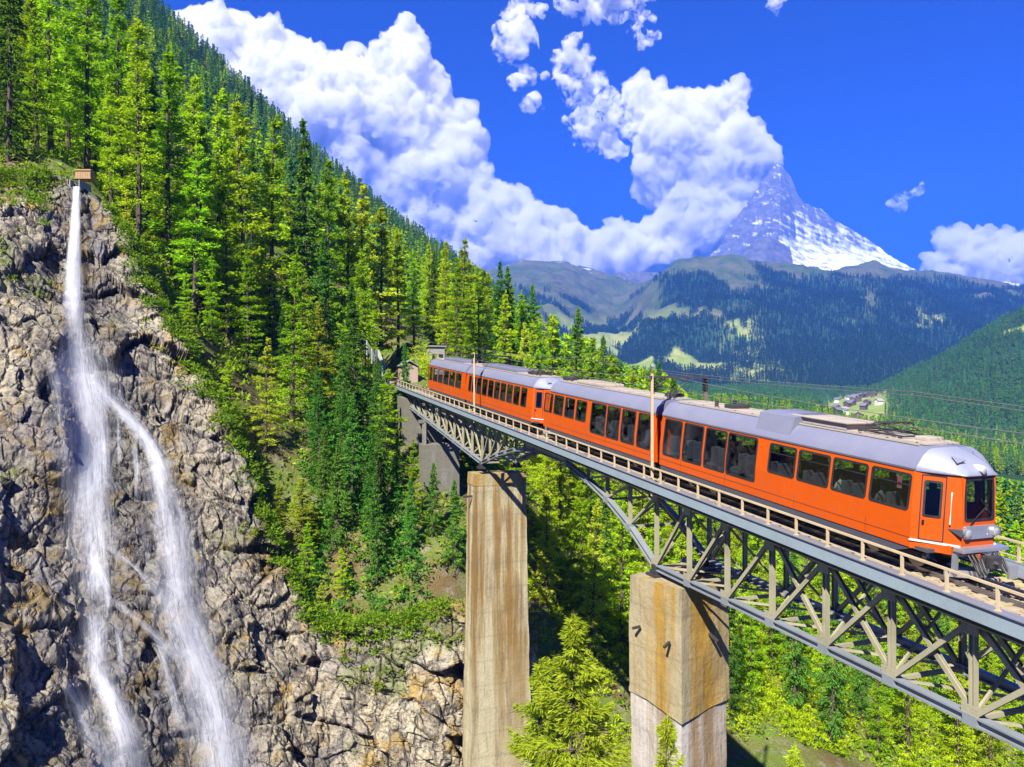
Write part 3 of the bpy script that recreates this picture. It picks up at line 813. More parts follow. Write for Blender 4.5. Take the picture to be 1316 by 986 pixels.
_c = [ rim(32),
 scatter(34, -60, 300, 84, 112, 4.2, {'larch': 6, 'gold': 1, 'spruce': 2}, (14, 23), 'on the steep slope above the waterfall', 'above the waterfall', off_track),
 scatter(34, 230, 520, 80, 112, 4.4, {'larch': 5, 'gold': 3, 'spruce': 2}, (9, 19), 'on the slope between the waterfall and the bridge end', 'between waterfall and bridge', off_track, small=0.25),
 scatter(18, -60, 540, 112, 165, 5.5, {'larch': 6, 'gold': 1, 'spruce': 3}, (15, 23), 'high on the wooded slope behind the front row', 'high on the slope', off_track),
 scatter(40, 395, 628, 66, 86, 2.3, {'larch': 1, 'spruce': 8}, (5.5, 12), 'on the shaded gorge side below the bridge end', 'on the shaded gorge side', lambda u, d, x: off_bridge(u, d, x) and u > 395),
 scatter(30, 545, 700, 112, 190, 5.0, {'larch': 5, 'gold': 1, 'spruce': 3}, (15, 25), 'in the grove behind the rear carriages', 'behind the rear carriages', off_track),
 scatter(24, 690, 900, 108, 190, 5.5, {'larch': 6, 'spruce': 3}, (12, 20), 'in the wood behind the front unit of the train', 'behind the front unit', off_bridge),
 scatter(30, 675, 880, 74, 108, 4.0, {'larch': 5, 'gold': 2, 'spruce': 3}, (10, 19), 'on the gorge slope seen between the two piers', 'between the two piers', off_bridge),
 scatter(84, 870, 1330, 60, 112, 3.3, {'larch': 8, 'gold': 2, 'spruce': 1}, (9, 17), 'on the slope seen through the bridge truss', 'below the truss', off_bridge),
 scatter(10, 900, 1340, 112, 200, 6.0, {'larch': 6, 'spruce': 3}, (12, 20), 'beyond the train on the falling valley side', 'beyond the train', off_bridge),
]
print('TREES', _c, len(TREES))

# ---------------------------------------------------------------- forests nobody could count, as instanced trees
def far_proto(name, kind, seed, nb, per, ln, wd, leaf=None):
    V, Fc, var, mb = conifer(kind, seed, nb, per, ln, wd, False)
    n = len(V); tv = np.array([tuple(v) for v in mb.v]); tf = np.array([f for f in mb.f if len(f) == 4])
    me = mesh_np(name, np.r_[V, tv], np.r_[Fc, tf + n], LEAF[leaf or ('far' if kind == 'spruce' else kind)], attrs={'var': np.r_[var, np.zeros(len(tv))]}, link=False)
    me.data.materials.append(BARK)
    mi = np.r_[np.zeros(len(Fc)), np.ones(len(tf))].astype(np.int32); me.data.polygons.foreach_set('material_index', mi)
    return me
MIDSET = bpy.data.collections.new('mid_conifers'); FARSET = bpy.data.collections.new('far_conifers'); HILLSET = bpy.data.collections.new('hill_conifers')
for i, (kd, sd) in enumerate((('spruce', 31), ('spruce', 32), ('larch', 33), ('larch', 34))):
    MIDSET.objects.link(far_proto('mid_conifer', kd, sd, 60, 9, 1.25, 0.55))
for i, sd in enumerate((41, 42, 43)):
    HILLSET.objects.link(far_proto('hill_conifer', 'spruce', sd, 30, 4, 2.2, 1.2, 'far'))
    FARSET.objects.link(far_proto('far_conifer', 'spruce', sd, 26, 3, 2.6, 1.5, 'distant'))

def forest(name, P, sc, rz, pick, coll):
    me = bpy.data.meshes.new(name); me.vertices.add(len(P)); me.vertices.foreach_set('co', np.ascontiguousarray(P, np.float32).ravel())
    for an, ty, av in (('sc', 'FLOAT', sc), ('rz', 'FLOAT', rz)):
        a = me.attributes.new(an, ty, 'POINT'); a.data.foreach_set('value', np.ascontiguousarray(av, np.float32))
    a = me.attributes.new('pick', 'INT', 'POINT'); a.data.foreach_set('value', np.ascontiguousarray(pick, np.int32))
    o = bpy.data.objects.new(name, me); COL.objects.link(o)
    g = bpy.data.node_groups.new(name, 'GeometryNodeTree')
    g.interface.new_socket('Geometry', in_out='INPUT', socket_type='NodeSocketGeometry'); g.interface.new_socket('Geometry', in_out='OUTPUT', socket_type='NodeSocketGeometry')
    gi = g.nodes.new('NodeGroupInput'); go = g.nodes.new('NodeGroupOutput'); ip = g.nodes.new('GeometryNodeInstanceOnPoints')
    ci = g.nodes.new('GeometryNodeCollectionInfo'); ci.inputs['Collection'].default_value = coll; ci.inputs['Separate Children'].default_value = True; ci.inputs['Reset Children'].default_value = True
    def at(n, t):
        x = g.nodes.new('GeometryNodeInputNamedAttribute'); x.data_type = t; x.inputs['Name'].default_value = n; return x.outputs['Attribute']
    cx = g.nodes.new('ShaderNodeCombineXYZ'); L = g.links.new
    L(at('rz', 'FLOAT'), cx.inputs[2])
    L(gi.outputs[0], ip.inputs['Points']); L(ci.outputs[0], ip.inputs['Instance']); ip.inputs['Pick Instance'].default_value = True
    L(at('pick', 'INT'), ip.inputs['Instance Index']); L(cx.outputs[0], ip.inputs['Rotation']); L(at('sc', 'FLOAT'), ip.inputs['Scale'])
    L(ip.outputs[0], go.inputs[0])
    md = o.modifiers.new('scatter', 'NODES'); md.node_group = g
    tag(o, kind='stuff'); return o

def sample_land(n, ulo, uhi, ylo, yhi, rng, power=2.0):
    y = (rng.uniform(ylo ** power, yhi ** power, n)) ** (1 / power); u = rng.uniform(ulo, uhi, n); x = (u - 658) / F * y
    return x, y, H(x, y)
rg = np.random.default_rng(5)
x, y, z = sample_land(9000, -420, 740, 150, 1250, rg, 1.7)
u_ = 658 + F * x / y
keep = (wood_mask(x, y, z) > 0.4) & ~((u_ > 690) & (y > 1000)) & ~((y < 205) & (u_ < 700) & (u_ > 540) & off_track(600, 150, 0) & (np.abs(x + 9.7 + (y - 84) * 0.2) < 6))
x, y, z = x[keep], y[keep], z[keep]
tr = np.array(TREES)
lim = np.interp(658 + F * x / y, VMIN_U, VMIN_V)
ht = rg.uniform(13, 22, len(x)); uf = 658 + F * x / y; ht = np.where((uf > 540) & (y < 480), np.minimum(ht, np.maximum((493 - lim - np.interp(uf, [540, 640, 700], [25, 50, 45])) / F * y - z, 3)), ht)
lar = (rg.random(len(x)) < np.interp(y, [150, 420, 700], [0.7, 0.35, 0.08]))
forest('hillside_forest', np.stack([x, y, z - 0.4], -1), ht / 20, rg.uniform(0, 6.28, len(x)), np.where(lar, rg.integers(2, 4, len(x)), rg.integers(0, 2, len(x))), MIDSET)
x, y, z = sample_land(15000, 680, 1650, 118, 900, rg, 1.6)
keep = (wood_mask(x, y, z) > 0.35)
if len(tr): pass
x, y, z = x[keep], y[keep], z[keep]; lim = np.interp(658 + F * x / y, VMIN_U, VMIN_V)
ht = rg.uniform(9, 19, len(x)); cap = (493 - lim - 6) / F * y - z
ht = np.where(y < 500, np.minimum(ht, cap), ht); k2 = ht > 3.5; x, y, z, ht = x[k2], y[k2], z[k2], ht[k2]
lar = rg.random(len(x)) < np.interp(y, [120, 400, 900], [0.75, 0.5, 0.2])
forest('valley_forest', np.stack([x, y, z - 0.4], -1), ht / 20, rg.uniform(0, 6.28, len(x)), np.where(lar, rg.integers(2, 4, len(x)), rg.integers(0, 2, len(x))), MIDSET)
x, y, z = sample_land(120000, 640, 1700, 850, 5000, rg, 1.5)
keep = rg.random(len(x)) < wood_mask(x, y, z) * 0.95
x, y, z = x[keep], y[keep], z[keep]
def mass(name, m, coll):
    n_ = int(m.sum()); forest(name, np.stack([x[m], y[m], z[m] - 0.5], -1), rg.uniform(0.7, 1.25, n_) * np.interp(y[m], [900, 4000], [0.8, 1.25]), rg.uniform(0, 6.28, n_), rg.integers(0, 3, n_), coll)
edge_y = 2050 + 350 * fbm(xyz(x / 300, y / 300, 8), 3)
mass('mountain_forest', y >= edge_y, FARSET); mass('hill_forest', y < edge_y, HILLSET)

# ---------------------------------------------------------------- shrubs and ground cover
def tufts(name, P, size, mat, per=10, ln=0.5, wd=0.2, seed=3, flat=0.7):
    rng = np.random.default_rng(seed); n = len(P); s = np.repeat(size, per)[:, None]
    d = rng.normal(size=(n * per, 3)); d[:, 2] = np.abs(d[:, 2]) * flat; d /= np.linalg.norm(d, axis=1, keepdims=True)
    c = np.repeat(P, per, 0) + d * s * rng.uniform(0.2, 1.0, (n * per, 1))
    V, Fc = clumps(c, d + rng.normal(0, 0.5, d.shape), ln, wd, rng)
    var = np.repeat(np.clip(np.repeat(rng.random(n), per) * 0.6 + rng.random(n * per) * 0.4, 0, 1), 4)
    return tag(mesh_np(name, V, Fc, mat, attrs={'var': var}), kind='stuff')
n = 12000
d = np.sqrt(rg.uniform(58 ** 2, 150 ** 2, n)); u = rg.uniform(-80, 1400, n); x = (u - 658) / F * d
k3 = (d > np.interp(u, RIM_U, RIM_D) + 1.0) & (fbm(xyz(x / 8, d / 8, 4), 3) > -0.28) & (np.abs(x + 9.7 + (d - 84) * 0.2) > np.where(d > 80, 5, 0))
x, d = x[k3], d[k3]
tufts('undergrowth', np.stack([x, d, H(x, d) - 0.1], -1), rg.uniform(0.4, 1.5, len(x)), LEAF['shrub'], 18, 0.55, 0.24)
# tall scrub filling the gorge sides
ns = 4600
d = np.sqrt(rg.uniform(64 ** 2, 112 ** 2, ns)); u = rg.uniform(395, 1340, ns); x = (u - 658) / F * d
k4 = (d > np.interp(u, RIM_U, RIM_D) + 0.8) & ((np.abs((x - 12.13) * 0.94 + (d - 24.16) * 0.341) > 3.4) | (d > 100)) & (np.abs(x + 9.7 + (d - 84) * 0.36) > np.where(d > 83, 4.5, 0)) & (fbm(xyz(x / 6, d / 6, 14), 3) > -0.22)
x, d = x[k4], d[k4]; z_ = H(x, d)
sz = rg.uniform(0.4, 1.7, len(x)) * np.where(u[k4] > 660, 0.72, 1.0); tiers = np.concatenate([np.stack([x + rg.normal(0, 0.3, len(x)), d + rg.normal(0, 0.3, len(x)), z_ + f * sz * 1.1], -1) for f in (0.15, 0.7, 1.3)]); tsz = np.concatenate([sz * 0.8, sz * 0.62, sz * 0.38])
sh_ = np.tile((u[k4] < 640) & (d < 92), 3)  # scrub on this gorge side gets dark needles, its shade put into the colour
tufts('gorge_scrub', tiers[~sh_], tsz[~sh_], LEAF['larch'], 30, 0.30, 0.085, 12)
tufts('shade_toned_gorge_scrub', tiers[sh_], tsz[sh_], LEAF['spruce'], 26, 0.40, 0.13, 13)
# plants clinging to ledges of the cliff
ia = rg.integers(5, NA - 5, 5200); ib = rg.integers(4, int(NB * 0.96), 5200)
pp = CLIFF_V[ia, ib]; ms = moss[ia, ib]; nz = np.gradient(CLIFF_V, axis=1)[ia, ib]
edge_b = np.clip(1 - ib / NB, 0, 1)
keep = (rg.random(len(ia)) < 0.8 * ms ** 1.5 * (0.05 + 1.0 * edge_b ** 3)) | ((ib < 26) & (rg.random(len(ia)) < 0.8) & (wet[ia, ib] < 0.4))
tufts('ledge_plants', pp[keep] + np.array([0.1, -0.25, 0.1]), rg.uniform(0.2, 0.75, keep.sum()), LEAF['shrub'], 14, 0.34, 0.15, 8)

# bushes hanging over the rim of the rock wall
ia = rg.integers(30, int(NA * 0.86), 1500); ib = (np.abs(rg.normal(0, 0.075, 1500)) * NB).astype(int); ok_ = (ib < NB * 0.3) & (wet[ia, np.minimum(ib, NB - 1)] < 0.35) & (fbm(xyz(ia / 14.0, ib / 30.0, 3), 3) > -0.18)
ia, ib = ia[ok_], ib[ok_]
tufts('rim_bushes', CLIFF_V[ia, ib] + np.array([0.25, -0.35, 0.15]), rg.uniform(0.35, 1.1, len(ia)), LEAF['shrub'], 22, 0.36, 0.13, 31)
# ================================================================ the railway bridge
GR = 0.0743                                 # gradient of the line
HEAD = math.atan2(0.940, -0.341)            # heading of local +X (uphill, away from the camera)
C0 = Vector((12.13, 24.16, -5.32))          # rail level at station 0
def rz_(s): return GR * s                   # local height of rail at station s
def W(s, l, h=0.0):                         # world point: station, offset towards the camera side, height over rail
    c, n = Vector((-0.341, 0.940, 0)), Vector((-0.940, -0.341, 0))
    return C0 + c * s + n * l + Vector((0, 0, rz_(s) + h))
def P_(s, l, h=0.0): return Vector((s, l, rz_(s) + h))
S0, S1 = -24.0, 64.6
STEEL = paint('weathered_grey_paint', (0.27, 0.25, 0.165), 0.5, 0.0, 0.7, 0.8, (0.10, 0.075, 0.045), stretch=(1, 1, 1))
FASCIA = paint('blue_grey_paint', (0.20, 0.25, 0.28), 0.42, 0.0, 0.45, 0.7, (0.13, 0.14, 0.13))
CHORD = paint('slate_grey_paint', (0.17, 0.19, 0.20), 0.5, 0.0, 0.5, 0.8, (0.08, 0.075, 0.06))
OLIVE = paint('ochre_stained_paint', (0.34, 0.30, 0.16), 0.55, 0.0, 0.6, 0.7, (0.12, 0.09, 0.04))
RAILP = paint('cream_railing_paint', (0.42, 0.34, 0.21), 0.5, 0.0, 0.5, 2.0, (0.22, 0.13, 0.06))
PLATE = paint('galvanised_walkway', (0.23, 0.24, 0.28), 0.45, 0.4, 0.35, 1.2, (0.14, 0.13, 0.14))
RAILS = paint('rail_steel', (0.34, 0.32, 0.33), 0.3, 0.9, 0.5, 2.0, (0.12, 0.07, 0.05))
RACK = paint('rack_steel', (0.06, 0.055, 0.055), 0.45, 0.8, 0.4, 3.0)
WOOD = paint('weathered_timber', (0.36, 0.28, 0.19), 0.85, 0.0, 0.7, 1.8, (0.08, 0.06, 0.045), 0.01, (1, 4, 4))
DARK = paint('dark_steel', (0.045, 0.042, 0.045), 0.55, 0.4, 0.4, 2.0, (0.09, 0.06, 0.04))

bridge = empty('truss_bridge', C0, (0, 0, HEAD))
tag(bridge, 'grey steel deck truss railway bridge carrying the orange train across the gorge', 'bridge')
TL = 1.4                                    # truss planes at +-TL
PAN = 2.67
def depth(s):                               # lower chord below rail level
    pts = [(-24, 2.2), (-4.6, 3.12), (6.3, 3.62), (12.4, 3.95), (14.9, 2.72), (17.3, 1.9), (19.6, 1.36), (22.4, 0.92), (27.5, 0.98), (30.5, 1.32), (34.6, 2.4), (38.4, 3.62), (51.7, 2.75), (62, 2.05), (64.6, 1.9)]
    return float(np.interp(s, [p[0] for p in pts], [p[1] for p in pts]))
for l in (2.22, -2.22):                     # fascia beams
    m = MB(); m.bar(P_(S0, l, -0.04), P_(S1 + 2.5, l, -0.04), 0.13, 0.42, bevel=0.0); m.build('fascia_beam', FASCIA, bridge)
    m = MB(); m.bar(P_(S0, l + (0.03 if l > 0 else -0.03), 0.185), P_(S1 + 2.5, l + (0.03 if l > 0 else -0.03), 0.185), 0.2, 0.03); m.build('fascia_flange', PLATE, bridge)
for l in (TL, -TL):                         # upper girders
    m = MB(); m.hbeam(P_(S0, l, -0.42), P_(S1, l, -0.42), 0.34, 0.52, 0.05)
    m.build('top_chord', OLIVE, bridge)
m = MB()
for s in np.arange(S0, S1, 1.335): m.bar(P_(s, -2.15, -0.2), P_(s, 2.15, -0.2), 0.12, 0.2)
for l in (0.52, -0.52): m.hbeam(P_(S0, l, -0.36), P_(S1, l, -0.36), 0.2, 0.36, 0.03)
m.build('floor_beams', OLIVE, bridge)
for l in (1.8, -1.8):
    m = MB(); m.bar(P_(S0, l, 0.0), P_(S1 + 2.5, l, 0.0), 0.62, 0.035); m.build('walkway_plate', PLATE, bridge)
# lower chords
def chord(sl, l):
    m = MB()
    for a, b in zip(sl[:-1], sl[1:]):
        m.hbeam(P_(a, l, -depth(a)), P_(b, l, -depth(b)), 0.30, 0.26, 0.05)
        m.box(P_(b, l, -depth(b)), (0.4, 0.34, 0.3))
    m.build('bottom_chord', CHORD, bridge)
N3 = [12.42 - PAN * i for i in range(0, 14)]                    # nodes of the near span
N2 = [12.42, 14.9, 17.3, 19.6, 22.4]
N1a = [27.5, 29.2, 30.9, 32.8, 34.6, 36.5, 38.4]
N1b = [38.4 + 2.62 * i for i in range(0, 11)]
for l in (TL, -TL):
    for sl in (N3, N2, N1a, N1b): chord(sl, l)
    # solid plates in the middle of the arch span
    poly = [P_(s, l, -depth(s)) for s in (21.6, 22.4, 24, 25.5, 27.5, 29.2)] + [P_(29.2, l, -0.68), P_(21.6, l, -0.68)]
    MB().prism(poly, (0, -0.02, 0), (0, 0.02, 0)).build('web_plate', OLIVE, bridge)
    m = MB()
    for a, b in zip((21.6, 22.4, 24, 25.5, 27.5), (22.4, 24, 25.5, 27.5, 29.2)): m.bar(P_(a, l, -depth(a)), P_(b, l, -depth(b)), 0.30, 0.05)
    m.build('bottom_flange', CHORD, bridge)
def vert(s, l, w=0.16):
    m = MB(); m.hbeam(P_(s, l, -0.68), P_(s, l, -depth(s) + 0.1), w, 0.17, 0.03, up=(1, 0, 0)); m.build('vertical', STEEL, bridge)
def diag(a, ha, b, hb, l, w=0.14, t=0.13):
    m = MB(); m.hbeam(P_(a, l, ha), P_(b, l, hb), w, t, 0.03, up=(0, 1, 0)); m.build('diagonal', STEEL, bridge)
for l in (TL, -TL):
    o = 0.05
    for i, s in enumerate(N3):
        vert(s, l)
        for hh in (-0.80, -depth(s) + 0.24):
            m = MB(); m.box(P_(s, l + (0.135 if l > 0 else -0.135), hh), (0.52, 0.018, 0.30))
            for bx_ in (-0.2, -0.1, 0.1, 0.2):
                for bz in (-0.09, 0.0, 0.09): m.box(P_(s + bx_, l + (0.147 if l > 0 else -0.147), hh + bz - GR * 0 ), (0.03, 0.012, 0.03))
            m.build('gusset_plate', STEEL, bridge)
        if i < len(N3) - 1:
            b = N3[i + 1]
            diag(s - 0.12, -depth(s) + 0.16, b + 0.12, -0.72, l + (o if l > 0 else -o))                     # foot left, head right
            if i >= 3: diag(s - 0.12, -0.72, b + 0.12, -depth(b) + 0.16, l - (o if l > 0 else -o) * 2.4)     # the crossing counter brace
    for i, s in enumerate(N2[1:-1]):
        vert(s, l, 0.14); a = N2[i]
    for a, b in zip(N2[:3], N2[1:4]):
        diag(b, -depth(b) + 0.12, a - 0.0 if a == 12.42 else a, -0.72, l, 0.12, 0.1)
    for s in N1a[1:-1]: vert(s, l, 0.13)
    for a, b in zip(N1a[2:-1], N1a[3:]): diag(a, -0.72, b, -depth(b) + 0.15, l, 0.12, 0.1)
    for i, s in enumerate(N1b[:-1]):
        vert(s, l, 0.15)
        diag(s, -depth(s) + 0.14, N1b[i + 1], -0.72, l, 0.13, 0.12)
# cross frames and wind bracing between the two trusses
for sl in (N3, N2[1:3], N1a[3:-1], N1b[:-1]):
    for i, s in enumerate(sl):
        m = MB()
        m.bar(P_(s, TL, -depth(s)), P_(s, -TL, -depth(s)), 0.12, 0.12)
        if depth(s) > 1.8:
            m.bar(P_(s, TL, -depth(s) + 0.1), P_(s, -TL, -0.7), 0.08, 0.08); m.bar(P_(s + 0.09, -TL, -depth(s) + 0.1), P_(s + 0.09, TL, -0.7), 0.08, 0.08)
        if i < len(sl) - 1: m.bar(P_(s, TL, -depth(s) + 0.03), P_(sl[i + 1], -TL, -depth(sl[i + 1]) + 0.03), 0.09, 0.07)
        m.build('cross_frame', STEEL, bridge)
for s in (12.42, 38.4):
    for l in (TL, -TL):
        m = MB(); m.box(P_(s, l, -depth(s) - 0.2), (0.5, 0.46, 0.16)); m.box(P_(s, l, -depth(s) - 0.36), (0.8, 0.7, 0.16)); m.box(P_(s, l, -depth(s) - 0.02), (0.34, 0.4, 0.32), bevel=0.04)
        m.build('bearing', DARK, bridge)
# railings, both sides
for l in (2.24, -2.24):
    posts = np.arange(S0 + 0.6, S1 + 2, 1.42)
    m = MB(); m.bar(P_(S0, l, 0.79), P_(S1 + 2, l, 0.79), 0.07, 0.06); m.bar(P_(S0, l - 0.02, 0.34), P_(S1 + 2, l - 0.02, 0.34), 0.03, 0.035)
    rail = m.build('handrail', RAILP, bridge)
    for s in posts:
        p = MB(); p.bar(P_(s, l, 0.2), P_(s, l, 0.76), 0.06, 0.075, up=(1, 0, 0)); p.box(P_(s, l, 0.215), (0.14, 0.1, 0.03)); p.build('post', RAILP, rail)

# ---------------------------------------------------------------- track
track = empty('railway_track', C0 + Vector((0, 0, 0)), (0, 0, HEAD))
tag(track, 'single rack railway track on timber sleepers running along the bridge deck', 'railway track')
for l in (0.5, -0.5):
    m = MB(); m.bar(P_(S0, l, -0.02), P_(S1 + 48, l, -0.02), 0.065, 0.04); m.bar(P_(S0, l, -0.075), P_(S1 + 48, l, -0.075), 0.02, 0.07); m.bar(P_(S0, l, -0.12), P_(S1 + 48, l, -0.12), 0.12, 0.02)
    m.build('rail', RAILS, track)
m = MB()
for l in (0.07, -0.07): m.bar(P_(S0, l, 0.02), P_(S1 + 48, l, 0.02), 0.03, 0.14)
for s in np.arange(S0, 16, 0.12): m.box(P_(s, 0, 0.11), (0.06, 0.17, 0.06))
m.build('rack_rail', RACK, track)
for s in np.arange(S0 + 0.3, S1 + 46, 1.0):
    for ds in (0, 0.5) if s < 20 else (0,):
        m = MB(); m.box(P_(s + ds, 0, -0.2), (0.26, 2.5, 0.14), Matrix.Rotation(random.gauss(0, 0.01), 3, 'Z'), 0.015); m.build('sleeper', WOOD, track)

# ---------------------------------------------------------------- piers
def concrete(name, base, stain, dark, vert=0.12, amount=1.0):
    k = N(name); v = k.coord('Object'); vs = k.coord('Object', (1, 1, vert)); vz = k.coord('Object', (0.7, 0.7, 0.03))
    n0 = k.noise(vz, 1.1, 6, 0.65); n1 = k.noise(vs, 1.6, 8, 0.7); n2 = k.noise(v, 5, 8, 0.7); n3 = k.noise(v, 0.35, 4, 0.6)
    c = k.mix(k.ramp(n2, [(0.35, 0), (0.7, 1)]), base, tuple(x * 0.78 for x in base))
    st = k.math('MULTIPLY', k.ramp(n0, [(0.46, 0), (0.58, 0.9)]), k.ramp(k.math('MULTIPLY', attr_out(k, 'rust'), k.math('ADD', 0.6, n1)), [(0.02, 0), (0.45, 1.0)]))
    c = k.mix(k.math('MULTIPLY', st, amount), c, stain)
    c = k.mix(k.ramp(n1, [(0.54, 0), (0.70, 0.7)]), c, dark)
    c = k.mix(k.ramp(n2, [(0.62, 0), (0.70, 0.55)]), c, tuple(x * 0.5 for x in dark))
    lw = k.n('ShaderNodeTexWave', wave_type='BANDS', bands_direction='Z'); lw.inputs['Scale'].default_value = 0.17; lw.inputs['Distortion'].default_value = 0.6; lw.inputs['Detail'].default_value = 3
    k.l(v, lw.inputs['Vector']); c = k.mix(k.ramp(lw.outputs['Fac'], [(0.0, 0.18), (0.03, 0.0)]), c, dark)
    return k.bsdf(c, 0.9, 0, k.mix(0.5, n1, n2), 0.10, 0.9, 0.2)
CONC = concrete('stained_concrete', (0.39, 0.345, 0.215), (0.165, 0.09, 0.018), (0.10, 0.085, 0.06))
CONC_B = concrete('ochre_concrete', (0.30, 0.255, 0.15), (0.27, 0.15, 0.015), (0.075, 0.06, 0.04), amount=1.0)
CONC_W = concrete('bleached_concrete', (0.40, 0.37, 0.33), (0.22, 0.14, 0.06), (0.11, 0.095, 0.08), vert=0.05)
CONC_L = concrete('pale_concrete', (0.15, 0.14, 0.11), (0.30, 0.24, 0.16), (0.20, 0.19, 0.18), amount=0.4)

def pier_mesh(name, quad, zt, zb, flare, mat, parent, rust_len=14.0, nz=60, nx=14, chip=0.04, seed=0, cut=None):
    """a four-sided shaft (plan corners quad) from zt down to zb, widening by flare metres at zb"""
    q = [Vector(p) for p in quad]; c = sum(q, Vector((0, 0))) / 4
    per = []
    for i in range(4):
        for j in range(nx): per.append((q[i].lerp(q[(i + 1) % 4], j / nx), i, j / nx))
    V, RU = [], []
    for iz in range(nz + 1):
        t = iz / nz; z = zt + (zb - zt) * t; s = 1 + flare * t
        for (p, i, f) in per:
            w = c + (p - c) * s
            V.append((w.x, w.y, z)); RU.append(math.exp(-(zt - z) / rust_len) if i in (0, 1, 2, 3) else 0)
    V = np.array(V); n = len(per)
    d = V[:, :2] - np.array(c); d /= np.linalg.norm(d, axis=1, keepdims=True)
    k = fbm(V * np.array([1.3, 1.3, 0.8]) + seed, 5) * chip + fbm(V / 2.5 + seed, 2) * chip
    V[:, :2] += d * k[:, None]
    if cut is not None:                       # the lower rim of a jacket dips towards its corners
        for j in range(n): V[nz * n + j, 2] += cut[per[j][1]] * (1 - per[j][2]) + cut[(per[j][1] + 1) % 4] * per[j][2]
    F_ = [(a * n + b, a * n + (b + 1) % n, (a + 1) * n + (b + 1) % n, (a + 1) * n + b) for a in range(nz) for b in range(n)]
    V = V.tolist()
    ct = len(V); V.append((c.x, c.y, zt + 0.05)); F2 = [(b, (b + 1) % n, ct, ct) for b in range(n)]
    F3 = []
    me = bpy.data.meshes.new(name); me.from_pydata(V, [], F_ + [(b, (b + 1) % n, ct) for b in range(n)])
    a = me.attributes.new('rust', 'FLOAT', 'POINT'); a.data.foreach_set('value', np.array(RU + [1.0], np.float32))
    bm = bmesh.new(); bm.from_mesh(me); bmesh.ops.recalc_face_normals(bm, faces=bm.faces[:]); bm.to_mesh(me); bm.free()
    me.materials.append(mat); o = bpy.data.objects.new(name, me); COL.objects.link(o)
    if parent: o.parent = parent
    return o
def loc(p, o): return Vector((p[0] - o[0], p[1] - o[1]))
# slim tall pier
pa = W(39.5, 0); pz = -6.95
slim = empty('bridge_pier', (pa.x, pa.y, -36))
tag(slim, 'tall slim concrete pier with brown rust streaks carrying the far end of the truss', 'bridge pier')
qd = [loc(W(38.2, 2.0), pa), loc(W(38.2, -2.1), pa), loc(W(40.3, -2.1), pa), loc(W(40.3, 2.0), pa)]
pier_mesh('shaft', qd, pz + 36 - 0.9, -8, 0.32, CONC, slim, 13.0, 90, 14, 0.075, 3)
pier_mesh('pier_cap', [p * 1.0 for p in qd], pz + 36, pz + 36 - 0.9, 0.02, CONC_B, slim, 6, 6, 12, 0.07, 5)
m = MB()
for (s, l0, l1) in ((39.0, 2.0, 2.75), (39.2, -2.05, -2.8)): m.bar(W(s, l0, 0) - Vector((pa.x, pa.y, -36)) + Vector((0, 0, -W(s, 0).z - 8.7)), W(s, l1, 0) - Vector((pa.x, pa.y, -36)) + Vector((0, 0, -W(s, 0).z - 8.75)), 0.14, 0.14)
m.build('iron_stub', DARK, slim)
# thick near pier, turned askew to the line
A, B, C_, D_ = Vector((7.19, 33.0)), Vector((5.38, 35.6)), Vector((9.68, 34.8)), Vector((7.9, 37.5))
pc = (A + B + C_ + D_) / 4
thick = empty('bridge_pier', (pc.x, pc.y, -34))
tag(thick, 'thick near concrete pier stained ochre with a bleached foot', 'bridge pier')
qd = [p - pc for p in (A, C_, D_, B)]
pier_mesh('jacket', qd, -8.75 + 34, -14.2 + 34, 0.02, CONC_B, thick, 9, 40, 14, 0.07, 9, cut=(-0.25, 0.15, 0.1, 0.35))
pier_mesh('shaft', [p * 0.955 for p in qd], -13.6 + 34, -6, 0.10, CONC_W, thick, 30, 60, 14, 0.09, 15)
off = Vector((pc.x, pc.y, -34))
m = MB()
for a, b in (((5.75, 34.9, -10.9), (5.1, 34.75, -11.0)), ((6.75, 33.4, -11.1), (6.25, 32.9, -11.35)), ((8.6, 33.9, -10.9), (9.1, 33.2, -11.3))):
    m.bar(Vector(a) - off, Vector(a) * 0.45 + Vector(b) * 0.55 - off, 0.11, 0.10)
m.build('iron_stub', DARK, thick)
m = MB()
for i, (x, y, a, l) in enumerate(((8.6, 35.9, 0.35, 2.6), (8.9, 36.35, 0.30, 2.8), (8.3, 35.5, 0.42, 2.2), (9.2, 36.9, 0.33, 2.4), (8.1, 36.6, 1.3, 1.8))):
    d = Vector((math.cos(a), math.sin(a), 0)) * l / 2; p = Vector((x, y, -8.58 + 0.05 * i)) - off; m.bar(p - d, p + d, 0.26, 0.05)
m.build('plank', WOOD, thick)

# bridge end: small trestle and abutment wall under the far end
ab = W(63.5, 0); abz = -14.0
abut = empty('bridge_abutment', (ab.x, ab.y, abz))
tag(abut, 'pale concrete abutment with a small trestle under the far end of the bridge', 'abutment')
def lw_(p): return p - Vector((ab.x, ab.y, abz))
m = MB()
m.prism([lw_(W(63.6, 2.3, -1.0)), lw_(W(63.6, -2.3, -1.0)), lw_(W(66.5, -2.3, -1.0)), lw_(W(66.5, 2.3, -1.0))], (0, 0, 0), (0, 0, -12))
m.build('wall', CONC_L, abut)
m = MB(); m.prism([lw_(W(56.2, 1.9, -4.9)), lw_(W(56.2, -1.9, -4.9)), lw_(W(57.6, -1.9, -4.9)), lw_(W(57.6, 1.9, -4.9))], (0, 0, 0), (0, 0, -8)); m.build('trestle_footing', CONC_L, abut)
for l in (1.5, -1.5):
    m = MB(); m.bar(lw_(W(56.9, l, -4.95)), lw_(W(56.9, l, -depth(56.9) - 0.1)), 0.4, 0.4, up=(1, 0, 0)); m.build('trestle_leg', CONC_L, abut)
